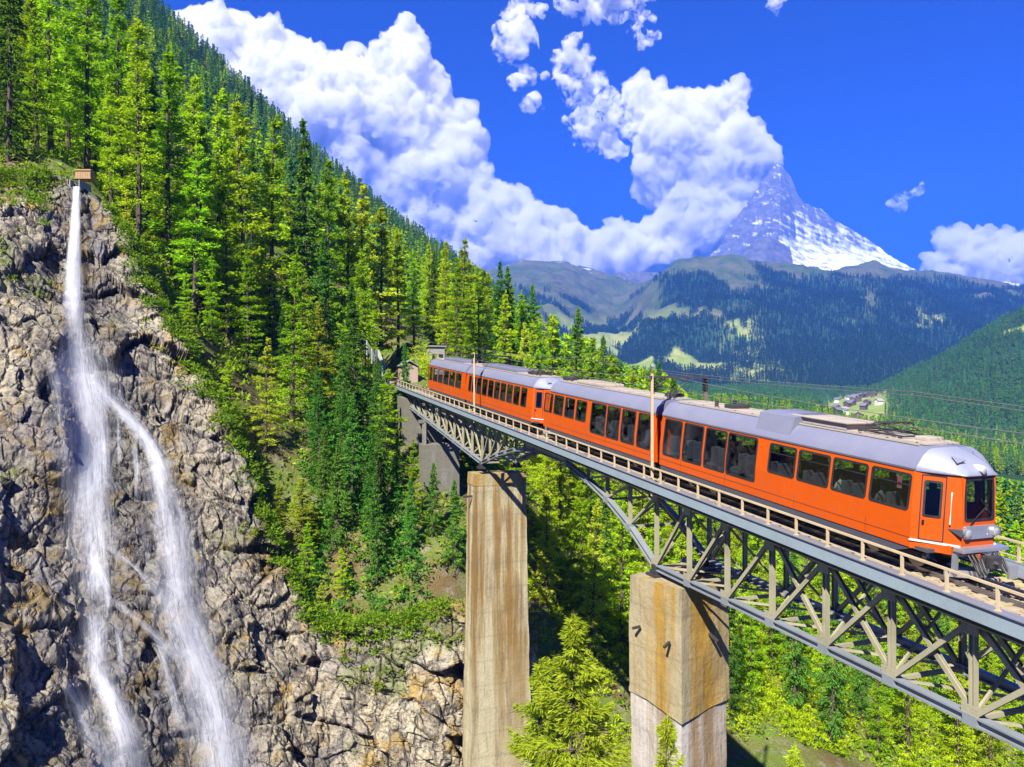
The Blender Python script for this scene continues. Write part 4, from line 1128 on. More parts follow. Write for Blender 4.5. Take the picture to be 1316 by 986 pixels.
m = MB(); m.bar(lw_(W(56.9, 2.1, -depth(56.9) - 0.28)), lw_(W(56.9, -2.1, -depth(56.9) - 0.28)), 0.42, 0.34); m.build('trestle_beam', CONC_L, abut)
# ================================================================ the train
def body_paint(name, col):
    k = N(name); v = k.coord('Object'); vs = k.coord('Object', (1, 1, 0.25))
    n = k.noise(vs, 1.2, 6, 0.65); n2 = k.noise(v, 7, 5, 0.7)
    c = k.mix(k.ramp(n, [(0.45, 0), (0.8, 0.35)]), col, tuple(x * 0.7 for x in col))
    z = k.n('ShaderNodeSeparateXYZ'); k.l(v, z.inputs[0])
    dirt = k.math('MULTIPLY', k.ramp(n2, [(0.55, 0), (0.68, 0.75)]), k.ramp(k.math('DIVIDE', z.outputs[2], 2.4), [(0.3, 1.0), (0.75, 0.0)]))
    c = k.mix(dirt, c, (0.16, 0.11, 0.08))
    return k.bsdf(c, k.ramp(n, [(0.3, 0.28), (0.8, 0.45)]), 0, k.noise(v, 0.9, 2), 0.01, 0.15, 0.3, Coat_Weight=0.08, Coat_Roughness=0.15)
ORANGE = body_paint('orange_body_paint', (0.47, 0.066, 0.0012))
RED_BELLOW = paint('red_orange_bellow', (0.42, 0.045, 0.008), 0.6)
ROOFP = paint('grey_lilac_roof_paint', (0.16, 0.165, 0.225), 0.42, 0.1, 0.3, 1.0, (0.24, 0.24, 0.28))
ROOFT = paint('dusty_roof_walkway', (0.33, 0.285, 0.23), 0.8, 0.0, 0.6, 2.0, (0.17, 0.14, 0.12))
ROOFL = paint('pale_nose_roof_paint', (0.19, 0.20, 0.26), 0.4, 0.0, 0.25, 1.0, (0.35, 0.35, 0.38))
SKIRT = paint('dark_grey_skirt', (0.055, 0.06, 0.075), 0.5, 0.0, 0.4, 1.0, (0.10, 0.085, 0.07))
RUBBER = paint('black_rubber', (0.012, 0.012, 0.013), 0.5, 0.0, 0.2, 3.0)
SILVER = paint('brushed_silver', (0.52, 0.53, 0.55), 0.35, 0.8, 0.35, 3.0, (0.2, 0.19, 0.18))
WHITE = paint('white_trim_paint', (0.55, 0.54, 0.53), 0.45, 0.0, 0.35, 3.0, (0.3, 0.27, 0.24))
SEATM = paint('dark_seat_cloth', (0.05, 0.05, 0.07), 0.8, 0.0, 0.3, 5.0)
FLOORM = paint('dark_lino', (0.05, 0.05, 0.05), 0.7)
CEIL = paint('cream_ceiling', (0.30, 0.30, 0.28), 0.7)
def glass(name, tint, rough=0.02):
    k = N(name)
    g = k.n('ShaderNodeBsdfGlossy'); g.inputs['Roughness'].default_value = rough; g.inputs['Color'].default_value = (1, 1, 1, 1)
    t = k.n('ShaderNodeBsdfTransparent'); t.inputs['Color'].default_value = (*tint, 1)
    fr = k.n('ShaderNodeLayerWeight'); fr.inputs['Blend'].default_value = 0.5
    m = k.n('ShaderNodeMixShader'); k.l(k.math('ADD', 0.045, k.math('MULTIPLY', k.math('POWER', fr.outputs['Facing'], 5.0), 0.7)), m.inputs[0]); k.l(t.outputs[0], m.inputs[1]); k.l(g.outputs[0], m.inputs[2]); k.l(m.outputs[0], k.out.inputs[0])
    return k.m
GLASS = glass('tinted_window_glass', (0.50, 0.56, 0.55))
LAMP = N('headlamp_glass').bsdf((0.42, 0.42, 0.40), 0.08, 0.4)
STICK = paint('pink_red_notice', (0.42, 0.12, 0.13), 0.5)

HW = 1.35                                   # half width at the waist
ZS, ZG, ZT = 0.75, 2.95, 3.62               # skirt line, gutter, roof top
def tumble(z): return 0.0 if z < 1.75 else 0.085 * (z - 1.75)
def s_px(u, l=HW):                          # station on the near side of the train at photo column u (used while laying out)
    r = (u - 658) / F; bx, by = 12.13 - 0.94 * l, 24.16 - 0.341 * l
    return (bx - by * r) / (0.341 + 0.94 * r)

def rrect(x0, x1, z0, z1, r, n=4):
    pts = []
    for cx, cz, a0 in ((x1 - r, z1 - r, 0), (x0 + r, z1 - r, 90), (x0 + r, z0 + r, 180), (x1 - r, z0 + r, 270)):
        for i in range(n + 1):
            a = R(a0 + 90 * i / n); pts.append((cx + r * math.cos(a), cz + r * math.sin(a)))
        if z0 + r < 1.75 < z1 - r and a0 in (90, 270): pts.append((x0 if a0 == 90 else x1, 1.75))
    return pts
def ring(outer, inner, place, y0, y1):
    """a flat frame between two outlines; place(x, z, y) gives the point"""
    n = len(outer); vs = []
    for y in (y0, y1):
        vs += [place(x, z, y) for x, z in outer]; vs += [place(x, z, y) for x, z in inner]
    fs = []
    for i in range(n):
        j = (i + 1) % n
        fs += [(i, j, n + j, n + i), (2 * n + i, 3 * n + i, 3 * n + j, 2 * n + j), (i, 2 * n + i, 2 * n + j, j), (n + i, n + j, 3 * n + j, 3 * n + i)]
    return vs, fs

def side_wall(x0, x1, wins, sgn, y_out, zs=ZS, zg=ZG, th=0.05):
    """wall with real openings: cells of a grid, each a slab; y follows the tumblehome"""
    xs = sorted({x0, x1, *[w[0] for w in wins], *[w[1] for w in wins]}); zs_ = sorted({zs, 1.75, zg, *[w[2] for w in wins], *[w[3] for w in wins]})
    m = MB()
    def inside(xc, zc): return any(w[0] < xc < w[1] and w[2] < zc < w[3] for w in wins)
    grid = {}
    for i in range(len(xs) - 1):
        for j in range(len(zs_) - 1):
            grid[i, j] = not inside((xs[i] + xs[i + 1]) / 2, (zs_[j] + zs_[j + 1]) / 2)
    idx = {}
    def vid(i, j, k):
        key = (i, j, k)
        if key not in idx:
            y = sgn * (y_out - tumble(zs_[j]) - k * th); idx[key] = len(m.v); m.v.append((xs[i], y, zs_[j]))
        return idx[key]
    for (i, j), solid in grid.items():
        if not solid: continue
        m.f.append((vid(i, j, 0), vid(i + 1, j, 0), vid(i + 1, j + 1, 0), vid(i, j + 1, 0)))
        m.f.append((vid(i, j, 1), vid(i, j + 1, 1), vid(i + 1, j + 1, 1), vid(i + 1, j, 1)))
        for di, dj, a, b in ((-1, 0, (i, j), (i, j + 1)), (1, 0, (i + 1, j + 1), (i + 1, j)), (0, -1, (i + 1, j), (i, j)), (0, 1, (i, j + 1), (i + 1, j + 1))):
            if not grid.get((i + di, j + dj), False):
                m.f.append((vid(*a, 0), vid(*b, 0), vid(*b, 1), vid(*a, 1)))
    return m

def person(parent_car, loc_, rot, cloth, hair):
    """a seated traveller grown from a skinned skeleton"""
    J = {'hip': (0, 0, 0.08, .15), 'belly': (0.0, 0, 0.25, .14), 'chest': (-0.02, 0, 0.45, .16), 'neck': (-0.01, 0, 0.58, .06), 'head': (0.01, 0, 0.70, .09), 'crown': (0.0, 0, 0.78, .075),
         'ls': (-0.02, 0.19, 0.49, .065), 'le': (0.06, 0.24, 0.24, .05), 'lh': (0.26, 0.15, 0.17, .035), 'rs': (-0.02, -0.19, 0.49, .065), 're': (0.06, -0.24, 0.24, .05), 'rh': (0.26, -0.15, 0.17, .035),
         'lk': (0.42, 0.11, 0.09, .075), 'la': (0.45, 0.11, -0.30, .05), 'lt': (0.60, 0.12, -0.35, .045), 'rk': (0.42, -0.11, 0.09, .075), 'ra': (0.45, -0.11, -0.30, .05), 'rt': (0.60, -0.12, -0.35, .045)}
    E = [('hip', 'belly'), ('belly', 'chest'), ('chest', 'neck'), ('neck', 'head'), ('head', 'crown'), ('chest', 'ls'), ('ls', 'le'), ('le', 'lh'), ('chest', 'rs'), ('rs', 're'), ('re', 'rh'),
         ('hip', 'lk'), ('lk', 'la'), ('la', 'lt'), ('hip', 'rk'), ('rk', 'ra'), ('ra', 'rt')]
    ks = list(J); me = bpy.data.meshes.new('person'); me.from_pydata([J[k][:3] for k in ks], [(ks.index(a), ks.index(b)) for a, b in E], [])
    o = bpy.data.objects.new('person', me); COL.objects.link(o)
    md = o.modifiers.new('skin', 'SKIN'); o.modifiers.new('sub', 'SUBSURF').render_levels = 1; o.modifiers['sub'].levels = 1
    for i, k in enumerate(ks):
        sv = me.skin_vertices[0].data[i]; sv.radius = (J[k][3], J[k][3]); sv.use_root = (k == 'hip')
    k = N('clothes_and_skin'); z = k.n('ShaderNodeSeparateXYZ'); k.l(k.coord('Object'), z.inputs[0])
    nz = k.noise(k.coord('Object'), 9, 3)
    c = k.mix(k.ramp(z.outputs[2], [(0.585, 0), (0.60, 1)]), k.mix(nz, cloth, tuple(x * 0.6 for x in cloth)), (0.48, 0.29, 0.21))
    c = k.mix(k.ramp(z.outputs[2], [(0.10, 1), (0.14, 0)]), c, (0.05, 0.06, 0.10)); k.bsdf(c, 0.8); me.materials.append(k.m)
    o.matrix_world = loc_ @ Matrix.Rotation(rot, 4, 'Z')
    h = MB(); secs = []
    for a in range(5):
        ph = R(8 + 20 * a); secs.append([Vector((-0.02 + 0.105 * math.cos(ph) * math.cos(2 * PI * j / 10), 0.10 * math.cos(ph) * math.sin(2 * PI * j / 10), 0.735 + 0.12 * math.sin(ph))) for j in range(10)])
    h.loft(secs); h.build('hair', paint('hair', hair, 0.7), o, smooth=60)
    return o

def railcar(label, s_front, s_back, wins, cab_front=False, cab_back=False, low=True, group='carriages of the orange train', seats=True):
    """local x = metres uphill from the downhill end, y towards the camera side, z over rail"""
    L = s_back - s_front
    base = W(s_front, 0)
    t = empty('rail_carriage', base)
    t.rotation_euler = (Matrix.Rotation(HEAD, 4, 'Z') @ Matrix.Rotation(-math.atan(GR), 4, 'Y')).to_euler()
    tag(t, label, 'train carriage', group)
    k = math.sqrt(1 + GR * GR); L *= k
    CH = 1.05                                # length of the tapered cab corner
    x0 = CH if cab_front else 0.0; x1 = L - CH if cab_back else L
    W_ = [((a - s_front) * k, (b - s_front) * k, z0, z1) for (a, b, z0, z1) in wins]
    W_ = [(min(a, b), max(a, b), z0, z1) for a, b, z0, z1 in W_]
    NF = 0.62                                # half width of the blunt nose
    # ---- body shell: two pierced sides, ends and cab corners in one mesh
    body = MB()
    for sg in (1, -1):
        w = side_wall(x0, x1, W_, sg, HW); body.add(w.v, w.f)
    def slab(p, q, z0, z1, wins=(), th=0.05):
        """upright wall from plan point p to q with openings given along its length"""
        p, q = Vector((*p, 0)), Vector((*q, 0)); d = (q - p); Ln = d.length; d.normalize(); n = Vector((d.y, -d.x, 0))
        ww = side_wall(0, Ln, wins, 1, 0.0, z0, z1, th)
        lean = lambda z: tumble(z) * 0.8
        body.add([p + d * v[0] + n * (v[1] + tumble(v[2]) - lean(v[2])) + Vector((0, 0, v[2])) for v in ww.v], ww.f)
        return p, d, n, Ln
    ends = {}
    zlow = 0.98
    if cab_front:
        ends['near'] = slab((x0, HW), (0.0, NF), zlow, ZG, [(0.30, 0.72, 1.72, 2.70)])
        ends['front'] = slab((0.0, NF), (0.0, -NF), zlow, ZG, [(0.10, 2 * NF - 0.10, 1.72, 2.84)])
        ends['far'] = slab((0.0, -NF), (x0, -HW), zlow, ZG, [(CH * 1.2 - 0.72, CH * 1.2 - 0.30, 1.72, 2.70)])
        body.prism([Vector((x0, HW, 0)), Vector((0.16, NF + 0.18, 0)), Vector((0.16, -NF - 0.18, 0)), Vector((x0, -HW, 0))], (0, 0, ZS - 0.02), (0, 0, zlow - 0.002))
    else: slab((x0, HW - 0.05), (x0, -HW + 0.05), ZS, ZG)
    if cab_back:
        slab((L, NF), (x1, HW), zlow, ZG, [(0.30, 0.72, 1.72, 2.70)]); ends['back'] = slab((L, -NF), (L, NF), zlow, ZG, [(0.10, 2 * NF - 0.10, 1.72, 2.84)]); slab((x1, -HW), (L, -NF), zlow, ZG, [(0.30, 0.72, 1.72, 2.70)])
        body.prism([Vector((x1, -HW, 0)), Vector((L - 0.16, -NF - 0.18, 0)), Vector((L - 0.16, NF + 0.18, 0)), Vector((x1, HW, 0))], (0, 0, ZS - 0.02), (0, 0, zlow - 0.002))
    else: slab((x1, -HW + 0.05), (x1, HW - 0.05), ZS, ZG)
    bd = body.build('body', ORANGE, t)
    for sg in (1, -1):
        m = MB()
        for xs_ in sorted({round((w[1] + v[0]) / 2, 2) for w, v in zip(sorted(W_)[:-1], sorted(W_)[1:])})[::2]:
            for za, zb in ((ZS + 0.03, 1.24), (2.87, ZG - 0.01)): m.add([Vector((xs_ + dx, sg * (HW - tumble(z) + 0.002), z)) for dx, z in ((-0.007, za), (0.007, za), (0.007, zb), (-0.007, zb))], [(0, 1, 2, 3)])
        m.bar((x0, sg * (HW + 0.002), 1.02), (x1, sg * (HW + 0.002), 1.02), 0.008, 0.014)
        m.build('panel_seam', RUBBER, bd)
    # ---- roof
    def sect(x, w, top, g=ZG):
        wg = w - tumble(ZG) * 1.0
        prof = [(1.0, 0.0), (1.015, 0.06), (0.985, 0.16), (0.93, 0.30), (0.84, 0.46), (0.72, 0.60), (0.60, 0.655), (0.0, 0.68)]
        pts = [(wg * a + 0.03 * (a > 0.95), g + (top - g) * b / 0.68) for a, b in prof]
        full = pts + [(-y, z) for y, z in pts[-2::-1]]
        return [Vector((x, y, z)) for y, z in full]
    xs = []
    if cab_front: xs += [(0.0, NF + 0.06, ZG + 0.05), (0.10, 0.74, ZG + 0.17), (0.32, 0.90, ZG + 0.34), (0.64, 1.13, ZG + 0.53), (CH, HW, ZT - 0.02)]
    else: xs += [(0.0, HW, ZT)]
    if cab_back: tail = [(x1, HW, ZT - 0.02), (L - 0.60, 1.13, ZG + 0.55), (L - 0.28, 0.90, ZG + 0.40), (L - 0.06, 0.74, ZG + 0.22), (L + 0.01, NF + 0.10, ZG + 0.07)]
    else: tail = [(L, HW, ZT)]
    m = MB(); m.loft([sect(CH if cab_front else 0.0, HW, ZT), sect(x1, HW, ZT)])
    roof = m.build('roof', ROOFP, t, smooth=35)
    if cab_front:
        m = MB(); m.loft([sect(*q) for q in xs[:-1]] + [sect(CH - 0.012, HW, ZT - 0.005)]); m.build('nose_roof', ROOFL, t, smooth=50)
    if cab_back:
        m = MB(); m.loft([sect(x1 + 0.012, HW, ZT - 0.005)] + [sect(*q) for q in tail[1:]]); m.build('nose_roof', ROOFL, t, smooth=50)
    m = MB(); m.box(((x0 + x1) / 2, 0, ZT + 0.025), (x1 - x0 - 0.6, 1.25, 0.05))
    for i in range(int((x1 - x0) / 1.1)): m.box((x0 + 0.6 + i * 1.1, 0, ZT + 0.062), (0.07, 1.3, 0.03))
    for y in (0.78, -0.78): m.bar((x0 + 0.4, y, ZT + 0.01), (x1 - 0.4, y, ZT + 0.01), 0.05, 0.05)
    m.build('roof_walkway', ROOFT, roof)
    # ---- below the body
    m = MB()
    for sg in (1, -1):
        a, b = (x0 - 0.1 if cab_front else 0.05), (x1 + 0.1 if cab_back else L - 0.05)
        m.prism([Vector((a, sg * (HW - 0.03), ZS - 0.003)), Vector((b, sg * (HW - 0.03), ZS - 0.003)), Vector((b - (0.5 if cab_back else 0), sg * (HW - 0.05), 0.42)), Vector((a + (0.9 if cab_front else 0), sg * (HW - 0.05), 0.42))], (0, 0, 0), (0, -sg * 0.05, 0))
    m.build('skirt', SKIRT, t)
    m = MB(); m.box((L / 2, 0, ZS + 0.02), (L - 1.0 if cab_front or cab_back else L - 0.1, 2 * HW - 0.14, 0.10)); m.build('floor', FLOORM, t)
    m = MB(); m.box((L / 2, 0, 0.52), (L * 0.4, 1.9, 0.4))
    for x in (L * 0.3, L * 0.7): m.box((x, 0.5, 0.45), (1.0, 0.7, 0.5))
    m.build('underframe', DARK, t)
    for xb in (2.3, L - 2.3):
        bo = MB()
        for sg in (1, -1): bo.box((xb, sg * 0.78, 0.42), (2.3, 0.1, 0.2)); bo.box((xb, sg * 0.78, 0.30), (0.7, 0.14, 0.22))
        bo.box((xb, 0, 0.42), (0.4, 1.6, 0.24)); b_ = bo.build('bogie', DARK, t)
        for dx in (-0.8, 0.8):
            w = MB()
            for sg in (1, -1):
                w.prism([Vector((xb + dx + 0.34 * math.cos(2 * PI * i / 20), sg * 0.5, 0.34 + 0.34 * math.sin(2 * PI * i / 20))) for i in range(20)], (0, -0.06, 0), (0, 0.06, 0))
            w.tube([(xb + dx, -0.7, 0.34), (xb + dx, 0.7, 0.34)], 0.07, 8); w.build('wheelset', RAILS, b_)
    # ---- windows
    for (a, b, z0, z1) in W_:
        for sg in (1, -1):
            pl = lambda x, z, y: Vector((x, sg * (HW - tumble(z) + y), z))
            out, inn = rrect(a - 0.035, b + 0.035, z0 - 0.035, z1 + 0.035, 0.11), rrect(a + 0.035, b - 0.035, z0 + 0.035, z1 - 0.035, 0.08)
            mm = MB(); mm.add(*ring(out, inn, pl, -0.03, 0.014)); fr = mm.build('window', RUBBER, t)
            g = MB(); g.add([pl(x, z, -0.012) for x, z in inn], [tuple(range(len(inn)))]); g.build('pane', GLASS, fr)
            if b - a > 0.9 and z1 - z0 < 1.2:
                h = MB(); zz = z1 - 0.30; h.bar(pl(a + 0.03, zz, -0.01), pl(b - 0.03, zz, -0.01), 0.03, 0.03); h.build('sash_bar', RUBBER, fr)
    # ---- inside: seat backs
    if seats:
        x = x0 + 1.3; i = 0
        while x < x1 - 0.8:
            for y in (0.72, -0.72):
                sm = MB(); sm.box((x, y, 1.22 + 0.10), (0.5, 0.95, 0.16), bevel=0.04); sm.box((x + (0.24 if i % 2 else -0.24), y, 1.72), (0.12, 0.95, 0.80), bevel=0.04); sm.box((x, y, 1.0), (0.3, 0.7, 0.45)); sm.build('seat', SEATM, t)
            x += 0.95 if i % 2 else 0.85; i += 1
        m = MB(); m.box(((x0 + x1) / 2, 0, ZG - 0.02), (x1 - x0 - 0.2, 2.2, 0.03)); m.build('ceiling', CEIL, t)
    return t, ends, x0, x1, L

def cab_details(t, ends, x0, full=True):
    for nm in ('near', 'far'):
        p, d, n, Ln = ends[nm]
        def pl(x, z, y, p=p, d=d, n=n): return p + d * x + n * (-0.0 + y - tumble(z) * 0.8) + Vector((0, 0, z))
        a, b = (0.22, 0.82) if nm == 'near' else (Ln - 0.82, Ln - 0.22)
        sx = lambda x: x
        out, inn = rrect(a - 0.02, b + 0.02, 1.02, 2.88, 0.03), rrect(a + 0.012, b - 0.012, 1.05, 2.85, 0.03)
        m = MB(); m.add(*ring(out, inn, pl, 0.0, 0.012)); dr = m.build('cab_door', RUBBER, t)
        wa, wb = (0.30, 0.72) if nm == 'near' else (Ln - 0.72, Ln - 0.30)
        for (o0, i0, mt) in ((rrect(wa - 0.03, wb + 0.03, 1.69, 2.73, 0.07), rrect(wa + 0.03, wb - 0.03, 1.75, 2.67, 0.05), RUBBER),):
            m = MB(); m.add(*ring(o0, i0, pl, -0.03, 0.014)); m.build('door_window_frame', mt, dr)
            g = MB(); g.add([pl(x, z, -0.01) for x, z in i0], [tuple(range(len(i0)))]); g.build('door_pane', GLASS, dr)
        m = MB(); m.bar(pl(a + 0.09, 1.60, 0.04), pl(a + 0.09, 1.50, 0.04), 0.05, 0.05); m.build('door_handle', RUBBER, dr)
        xg = (0.98 if nm == 'near' else Ln - 0.98)
        m = MB(); m.tube([pl(xg, 1.55, 0.01), pl(xg, 1.58, 0.07), pl(xg, 2.42, 0.07), pl(xg, 2.45, 0.01)], 0.022, 8); m.build('grab_rail', WHITE, t)
        m = MB(); m.bar(pl(-0.02, 0.985, 0.02), pl(Ln - 0.02, 0.985, 0.02), 0.06, 0.05); m.build('sill_strip', WHITE, t)
        e = 1 if nm == 'near' else -1
        m = MB(); x_a, x_b = (Ln - 0.36, Ln + 0.02) if nm == 'near' else (-0.02, 0.36)
        tip = x_a if nm == 'near' else x_b; root = x_b if nm == 'near' else x_a
        m.add([pl(tip, 1.44, 0.01), pl(root, 1.48, 0.16), pl(root, 1.27, 0.14), pl(root, 1.48, -0.02), pl(root, 1.27, -0.02)], [(0, 1, 2), (0, 3, 1), (0, 2, 4), (1, 3, 4, 2), (0, 4, 3)]); m.build('lamp_housing', SKIRT, t)
    # blunt front
    p, d, n, Ln = ends['front']
    def pf(x, z, y): return p + d * x + n * (y - tumble(z) * 0.8) + Vector((0, 0, z))
    out, inn = rrect(0.06, Ln - 0.06, 1.68, 2.88, 0.09), rrect(0.13, Ln - 0.13, 1.75, 2.81, 0.06)
    m = MB(); m.add(*ring(out, inn, pf, -0.02, 0.016)); ws = m.build('windscreen', RUBBER, t)
    g = MB(); g.add([pf(x, z, -0.008) for x, z in inn], [tuple(range(len(inn)))]); g.build('windscreen_pane', GLASS, ws)
    m = MB(); m.bar(pf(0.25, 1.62, 0.05), pf(Ln - 0.35, 2.12, 0.045), 0.02, 0.03); m.bar(pf(Ln - 0.6, 2.28, 0.045), pf(Ln - 0.22, 1.85, 0.045), 0.02, 0.02); m.build('wiper', RUBBER, ws)
    m = MB(); m.add(*ring(rrect(0.04, Ln - 0.04, 1.20, 1.56, 0.05), rrect(0.35, Ln - 0.35, 1.30, 1.46, 0.03), pf, 0.0, 0.07)); m.box(pf(Ln / 2, 1.38, 0.035), (0.06, Ln - 0.3, 0.26), bevel=0.01); m.build('bumper_panel', SILVER, t)
    for x in (0.10, Ln - 0.10):
        m = MB(); m.tube([pf(x, 1.38, 0.0), pf(x, 1.38, 0.13)], [0.135, 0.135], 16); h = m.build('headlight', SILVER, t, smooth=40)
        m = MB(); m.tube([pf(x, 1.38, 0.128), pf(x, 1.38, 0.15)], [0.115, 0.08], 16); h2 = m.build('lens', LAMP, h, smooth=60)
    # roof lamp
    m = MB(); m.tube([(0.04, 0, ZG + 0.17), (-0.08, 0, ZG + 0.16)], [0.10, 0.10], 14); m.box((0.16, 0, ZG + 0.2), (0.28, 0.16, 0.16)); h = m.build('roof_lamp', WHITE, t, smooth=40)
    m = MB(); m.tube([(-0.08, 0, ZG + 0.16), (-0.10, 0, ZG + 0.16)], [0.08, 0.05], 14); m.build('lens', LAMP, h, smooth=60)
    m = MB(); m.add([Vector((0.5, 0.62, ZG + 0.50)), Vector((0.22, 0.36, ZG + 0.42)), Vector((0.25, 0.66, ZG + 0.33)), Vector((0.4, 0.5, ZG + 0.2))], [(0, 1, 2), (0, 2, 3), (1, 3, 2), (0, 3, 1)]); m.build('horn_cover', ROOFP, t)
    # silver buffer beam, coupler, hoses and snow plough
    m = MB(); m.box((-0.12, 0, 0.93), (0.34, 1.72, 0.11), bevel=0.02); m.box((0.02, 0, 0.80), (0.12, 1.5, 0.16)); m.build('buffer_beam', SILVER, t)
    m = MB(); m.box((-0.10, 0, 0.66), (0.9, 0.22, 0.22), bevel=0.03); m.box((-0.52, 0, 0.66), (0.2, 0.40, 0.36), bevel=0.05); m.tube([(-0.6, 0.08, 0.66), (-0.74, 0.08, 0.66)], [0.08, 0.03], 10); m.build('coupler', DARK, t)
    m = MB()
    for j, y in enumerate((0.62, 0.48, 0.34, -0.34, -0.5)):
        pts = [(-0.22, y, 0.84)] + [(-0.24 - 0.30 * math.sin(PI * f), y - 0.18 * f + 0.05 * j * f * (1 - f), 0.84 - 0.45 * math.sin(PI * f) - 0.1 * f) for f in np.linspace(0.1, 0.95, 9)]
        m.tube(pts, 0.03, 6)
    m.build('brake_hose', RUBBER, t, smooth=60)
    m = MB(); m.box((-0.2, 0.25, 0.72), (0.16, 0.1, 0.22), bevel=0.02); m.build('tow_hook', ORANGE, t)
    m = MB()
    for sg in (1, -1): m.prism([Vector((-0.30, 0, 0)), Vector((0.25, sg * 0.85, 0)), Vector((0.30, sg * 0.85, 0)), Vector((-0.24, 0, 0))], (0, 0, 0.10), (0, 0, 0.30))
    for y in (0.75, -0.75): m.box((0.05, y, 0.55), (0.14, 0.1, 0.5))
    m.build('rail_guard', SILVER, t)
    m = MB(); m.tube([(-0.55, -0.55, 0.22), (-0.55, -0.55, 0.52)], 0.02, 6); m.box((-0.62, -0.62, 0.36), (0.06, 0.34, 0.36)); m.build('signal_plate', SILVER, t)

def pantograph(t, x, up=0.95):
    m = MB(); z = ZT + 0.12
    for y in (0.5, -0.5): m.tube([(x - 0.9, y, z), (x + 0.9, y, z)], 0.03, 6)
    for dx in (-0.9, 0.9): m.tube([(x + dx, -0.5, z), (x + dx, 0.5, z)], 0.03, 6)
    for y in (0.5, -0.5):
        for dx in (-0.8, 0.8): m.tube([(x + dx, y, z - 0.1), (x + dx, y, z + 0.02)], 0.06, 8)
    for sg in (1, -1):
        for y in (0.42, -0.42):
            m.tube([(x + sg * 0.55, y, z), (x - sg * 0.75, y * 0.75, z + up * 0.45)], 0.022, 5); m.tube([(x - sg * 0.75, y * 0.75, z + up * 0.45), (x + sg * 0.10, y * 0.9, z + up)], 0.018, 5)
        m.tube([(x - sg * 0.75, -0.34, z + up * 0.45), (x - sg * 0.75, 0.34, z + up * 0.45)], 0.018, 5)
        m.tube([(x + sg * 0.55, 0.42, z), (x - sg * 0.75, -0.32, z + up * 0.45)], 0.012, 4)
        m.tube([(x + sg * 0.10, -0.8, z + up - 0.08), (x + sg * 0.10, -0.6, z + up), (x + sg * 0.10, 0.6, z + up), (x + sg * 0.10, 0.8, z + up - 0.08)], 0.025, 5)
    return m.build('pantograph', DARK, t)
def roof_gear(t, spots):
    for (nm, x, y, dx, dy, dz, mt) in spots:
        m = MB(); m.box((x, y, ZT + 0.05 + dz / 2), (dx, dy, dz), bevel=min(0.04, dz * 0.2))
        if nm == 'resistor_box':
            for i in range(int(dx / 0.14)): m.box((x - dx / 2 + 0.1 + i * 0.14, y, ZT + 0.05 + dz + 0.01), (0.05, dy * 0.85, 0.03))
        if nm == 'insulator':
            for i in range(4): m.tube([(x, y, ZT + 0.05 + dz * i / 4), (x, y, ZT + 0.05 + dz * (i + 0.5) / 4)], [dx * 0.9, dx * 0.6], 10)
        m.build(nm, mt, t)

TALL = (1.27, 2.85); SMALL = (1.80, 2.80)
def wn_(pairs, hz): return [(s_px(b), s_px(a), *hz) for a, b in pairs]
# front carriage
sD0, sD1 = -2.5, 12.35
wD = wn_([(850.6, 871.7), (875.2, 899.0), (902.6, 928.4), (931, 967)], TALL) + wn_([(983.5, 1016), (1020.5, 1059), (1064, 1106.5), (1112.5, 1161)], SMALL)
carD, eD, xD0, xD1, LD = railcar('front orange carriage with driver cab, open pantograph and four tall windows at its rear', sD0, sD1, wD, cab_front=True)
cab_details(carD, eD, xD0)
xr = lambda u: (s_px(u, 0.6) - sD0)
m = MB(); a, b = 8.4, 4.9
m.loft([[Vector((x, y, z)) for y, z in ((1.2, ZT - 0.45), (1.0, ZT + 0.22), (0.62, ZT + 0.30), (-0.62, ZT + 0.30), (-1.0, ZT + 0.22), (-1.2, ZT - 0.45))] for x in (b + 1.6, a)]); m.build('roof_housing', ROOFP, carD, smooth=30)
m = MB(); m.box((b + 0.75, 0, ZT + 0.27), (2.7, 1.5, 0.06), bevel=0.02); m.box((b + 0.75, 0, ZT + 0.14), (2.4, 1.3, 0.2)); m.build('vent_lid', ROOFT, carD)
pantograph(carD, 3.2, 0.32)
roof_gear(carD, [('insulator', 11.9, 0.5, 0.12, 0.12, 0.3, DARK), ('insulator', 11.9, -0.4, 0.12, 0.12, 0.3, DARK), ('cable_box', 11.2, 0, 0.5, 0.9, 0.16, DARK), ('cable_box', 1.9, -0.1, 0.5, 0.6, 0.12, ROOFT)])
m = MB(); m.box((1.62, HW - 0.10, 2.52), (0.17, 0.012, 0.36)); m.build('window_notice', STICK, carD)
# bellows and coupling stay with the carriage behind
sC0, sC1 = s_px(839.5), s_px(695.5)
wC = wn_([(697.8, 708.0), (710.2, 721.4), (724.0, 735.6), (738.4, 750.8)], (1.72, 2.80)) + wn_([(757.2, 775.5), (777.6, 793.2), (796.2, 813.0), (816.8, 833.6)], TALL)
carC, eC, _, xC1, LC = railcar('second orange carriage with a blue grey roof right behind the catenary mast', sC0, sC1, wC, cab_back=True)
m = MB()
nb_ = 9
for i in range(nb_): m.box((-(sC0 - sD1) * (i + 0.5) / nb_, 0, 1.85), ((sC0 - sD1) / nb_ * 0.7, 2.15 - 0.12 * (i % 2), 2.3 - 0.1 * (i % 2)))
m.build('bellows', RED_BELLOW, carC)
roof_gear(carC, [('resistor_box', LC - 5.2, 0, 3.4, 1.3, 0.16, ROOFT), ('cable_box', LC - 1.6, 0.2, 0.7, 0.7, 0.22, DARK), ('insulator', LC - 2.4, 0.45, 0.11, 0.11, 0.28, DARK), ('insulator', LC - 2.4, -0.45, 0.11, 0.11, 0.28, DARK), ('insulator', 0.5, 0.4, 0.12, 0.12, 0.3, DARK), ('cable_box', 1.0, -0.2, 0.6, 0.7, 0.18, DARK)])
